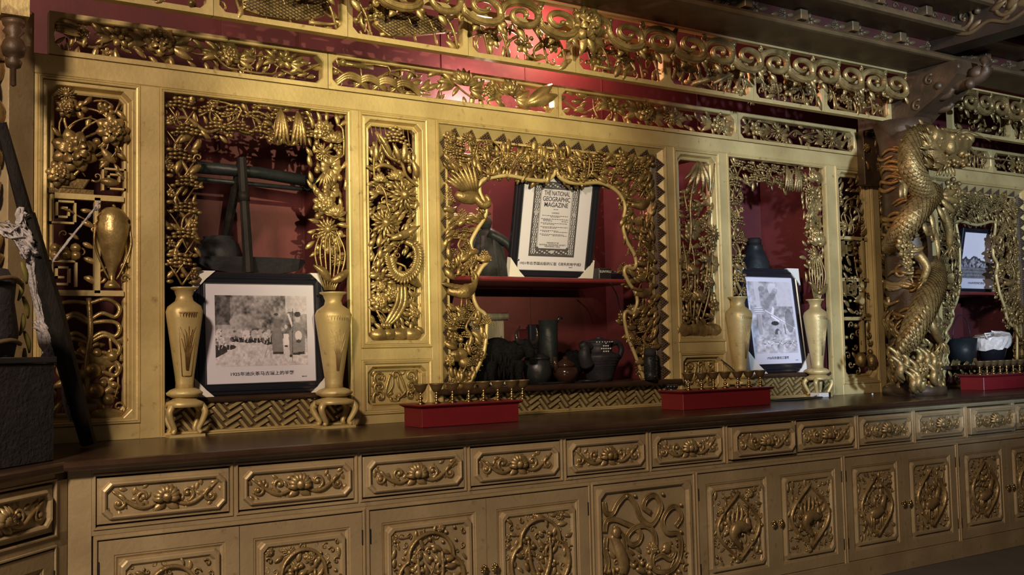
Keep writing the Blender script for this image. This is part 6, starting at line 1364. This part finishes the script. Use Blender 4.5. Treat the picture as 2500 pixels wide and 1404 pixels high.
u0 = at(2402, 935, -.42)[0]; z1 = red_box('red wooden box with brass goblets at the right edge of the countertop', u0, u0 + .75, -.42, 7)
row(0, 0, -.35, 7, z1, 'right red box', 'goblets on the right red box', [at(px, 910, -.35)[0] for px in (2392, 2410, 2426, 2442, 2458, 2474, 2490)])
# bits on the counter
x = at(1640, 970, -.15)[0]; t = thing('goblet_shadow_shape', 'small black solid shape in place of a goblet shadow, left of the middle red box', 'shadow shape', (x, -.15, zt)); mb = MB(F_(-.15)); lathe(mb, [(.001, zt), (.045, zt), (.045, zt + .008), (.008, zt + .014), (.007, zt + .08), (.03, zt + .09), (.034, zt + .11), (.001, zt + .11)], (x, 0), 16)  # black solid put where a goblet's cast shadow lies
for k in range(8): ball(mb, (x + .025 * math.cos(k * .8), zt + .118, .025 * math.sin(k * .8)), .014, k=6, m=4)
mb.build('stem', 'black', t)
x = at(2008, 985, -.12)[0]; mb = MB(F_(-.12)); t = thing('power_adapter', 'small white power adapter under the slender vase stand', 'adapter', (x, -.12, zt)); slab(mb, x - .055, x + .05, zt, zt + .03, -.05, .03, .004); mb.build('body', 'card', t); mb = MB(F_(-.12)); box(mb, x + .028, x + .046, zt + .0, zt + .031, -.05, .032); mb.build('end_band', 'cable', t)
P = [(x - .05, -.12, zt + .012), (x - .2, -.20, zt + .005), (x - .38, -.25, zt + .005), (x - .5, -.22, zt + .005), (x - .42, -.14, zt + .005), (x - .2, -.15, zt + .006), (x - .08, -.19, zt + .006), (x - .35, -.28, zt + .006), (x - .56, -.2, zt + .007), (x - .68, -.12, zt + .06), (x - .73, -.08, 1.16), (x - .80, -.03, 1.24)]
mb = MB(WORLD); tube(mb, smooth_path(P, 6), .0045, 5); one('power_cable', mb, 'cable', 'black power cable coiled right of the middle red box', 'cable')
mb = MB(WORLD); p = at(2130, 963, -.2); ball(mb, (p[0], -.2, zt + .006), .007, k=6, m=4); one('bead', mb, 'bone', 'tiny white bead lying on the countertop before the dragon column', 'bead')

# ================================================================ crate, bundle, beam and scarf at the left edge
def onz(px, py, z):
    d = (px - 1250) / FPX * CR - (py - 702) / FPX * CU + CF; return CAM + (z - CAM[2]) / d[2] * d
FK = frame((.612, -.765, 0), (S2, S2)); zt = .9765
t = thing('black_crate', 'large plain black wooden crate on the bend of the countertop at the left edge', 'crate', (.4, -.9, zt)); mb = MB(FK); Zc = 1.318; slab(mb, -.80, .0, zt, Zc, -.34, 0, .004); mb.build('body', 'cloth', t); mb = MB(FK); slab(mb, -.81, .006, Zc + .0005, Zc + .022, -.345, .006, .003); mb.build('lid', 'black', t)
ztop = Zc + .023
t = thing('cloth_bundle', 'dark cloth-covered round bundle standing on the black crate', 'bundle', (.40, -.85, ztop)); mb = MB(FK); zz = 1.65; bu = -.215; lathe(mb, [(.001, ztop), (.13, ztop), (.145, ztop + .08), (.13, zz - .12), (.135, zz - .06), (.11, zz - .01), (.001, zz)], (bu, -.16), 22); mb.build('body', 'cloth', t)
for z_ in (ztop + .05, ztop + .26):
    mb = MB(FK); tube(mb, [(bu + .148 * math.cos(a_ * PI / 16), z_ + .006 * math.sin(a_), -.16 + .148 * math.sin(a_ * PI / 16)) for a_ in range(33)], .008, 5); mb.build('strap', 'ochre', t)
mb = MB(FK)
for k in range(6): leaf(mb, (bu + .12 + .004 * k, ztop + .33 - .06 * k), -PI / 2 + .3 * (-1) ** k, .08, .026, -.06)
mb.build('yellow_ribbon', 'yellow', t)
def bY(py): return -.46 + .31 * (py - 300) / 780
Pt = at(2, 300, bY(300)); Pb = onz(216, 1083, zt + .012); Pb = np.array([Pb[0], min(Pb[1], -.12), zt + .012]); D_ = Pb - Pt
t = thing('wooden_beam', 'long black wooden beam leaning down to the right behind the crate, foot on countertop', 'beam', tuple(Pb)); mb = MB(WORLD)
Pm = Pt + D_ * .27; tube(mb, [tuple(Pt), tuple(Pm)], [.020, .026], 8, sm=False); tube(mb, [tuple(Pm), tuple(Pt + D_ * .6), tuple(Pb)], [.034, .044, .030], 8, sm=False); mb.build('shaft', 'wooddk', t)
mb = MB(WORLD); rng = random.Random(12)
def strand(pts, n, r, spread):
    for k in range(n):
        P = [np.array(p) + np.array([rng.uniform(-1, 1) * spread, rng.uniform(-1, .2) * spread, rng.uniform(-1, 1) * spread]) for p in pts]; P = smooth_path(P, 5); tube(mb, P, [r * rng.uniform(.4, 1.3) for _ in P], 5, flat=.35)
a_ = lambda px, py, dy=.07: at(px, py, bY(py) - dy)
strand([a_(0, 560), a_(25, 575), a_(50, 590), a_(68, 612)], 16, .012, .035); strand([a_(50, 515), a_(55, 545), a_(60, 580), a_(70, 620)], 10, .011, .02); strand([a_(70, 620), a_(78, 680), a_(92, 740), a_(105, 800)], 10, .010, .012)
strand([a_(95, 790), a_(112, 830), a_(118, 870), a_(132, 880)], 12, .012, .022); strand([a_(120, 860), a_(150, 885), a_(165, 930), a_(190, 970)], 9, .009, .014); strand([a_(160, 930), a_(165, 980), a_(178, 1020), a_(190, 1030)], 8, .009, .016)
tag(mb.build('gauze_scarf', 'scarf'), 'dirty white gauze scarf knotted round the leaning black beam', 'scarf')
mb = MB(WORLD); strand([at(108, 664, -.38), at(150, 610, -.28), at(200, 550, -.15), at(236, 505, -.03)], 3, .006, .004); strand([at(232, 512, -.04), at(236, 500, -.03), at(242, 494, -.03)], 3, .010, .006)
tag(mb.build('gauze_string', 'scarf'), 'thin white gauze string stretched from the beam to the left openwork panel', 'string')
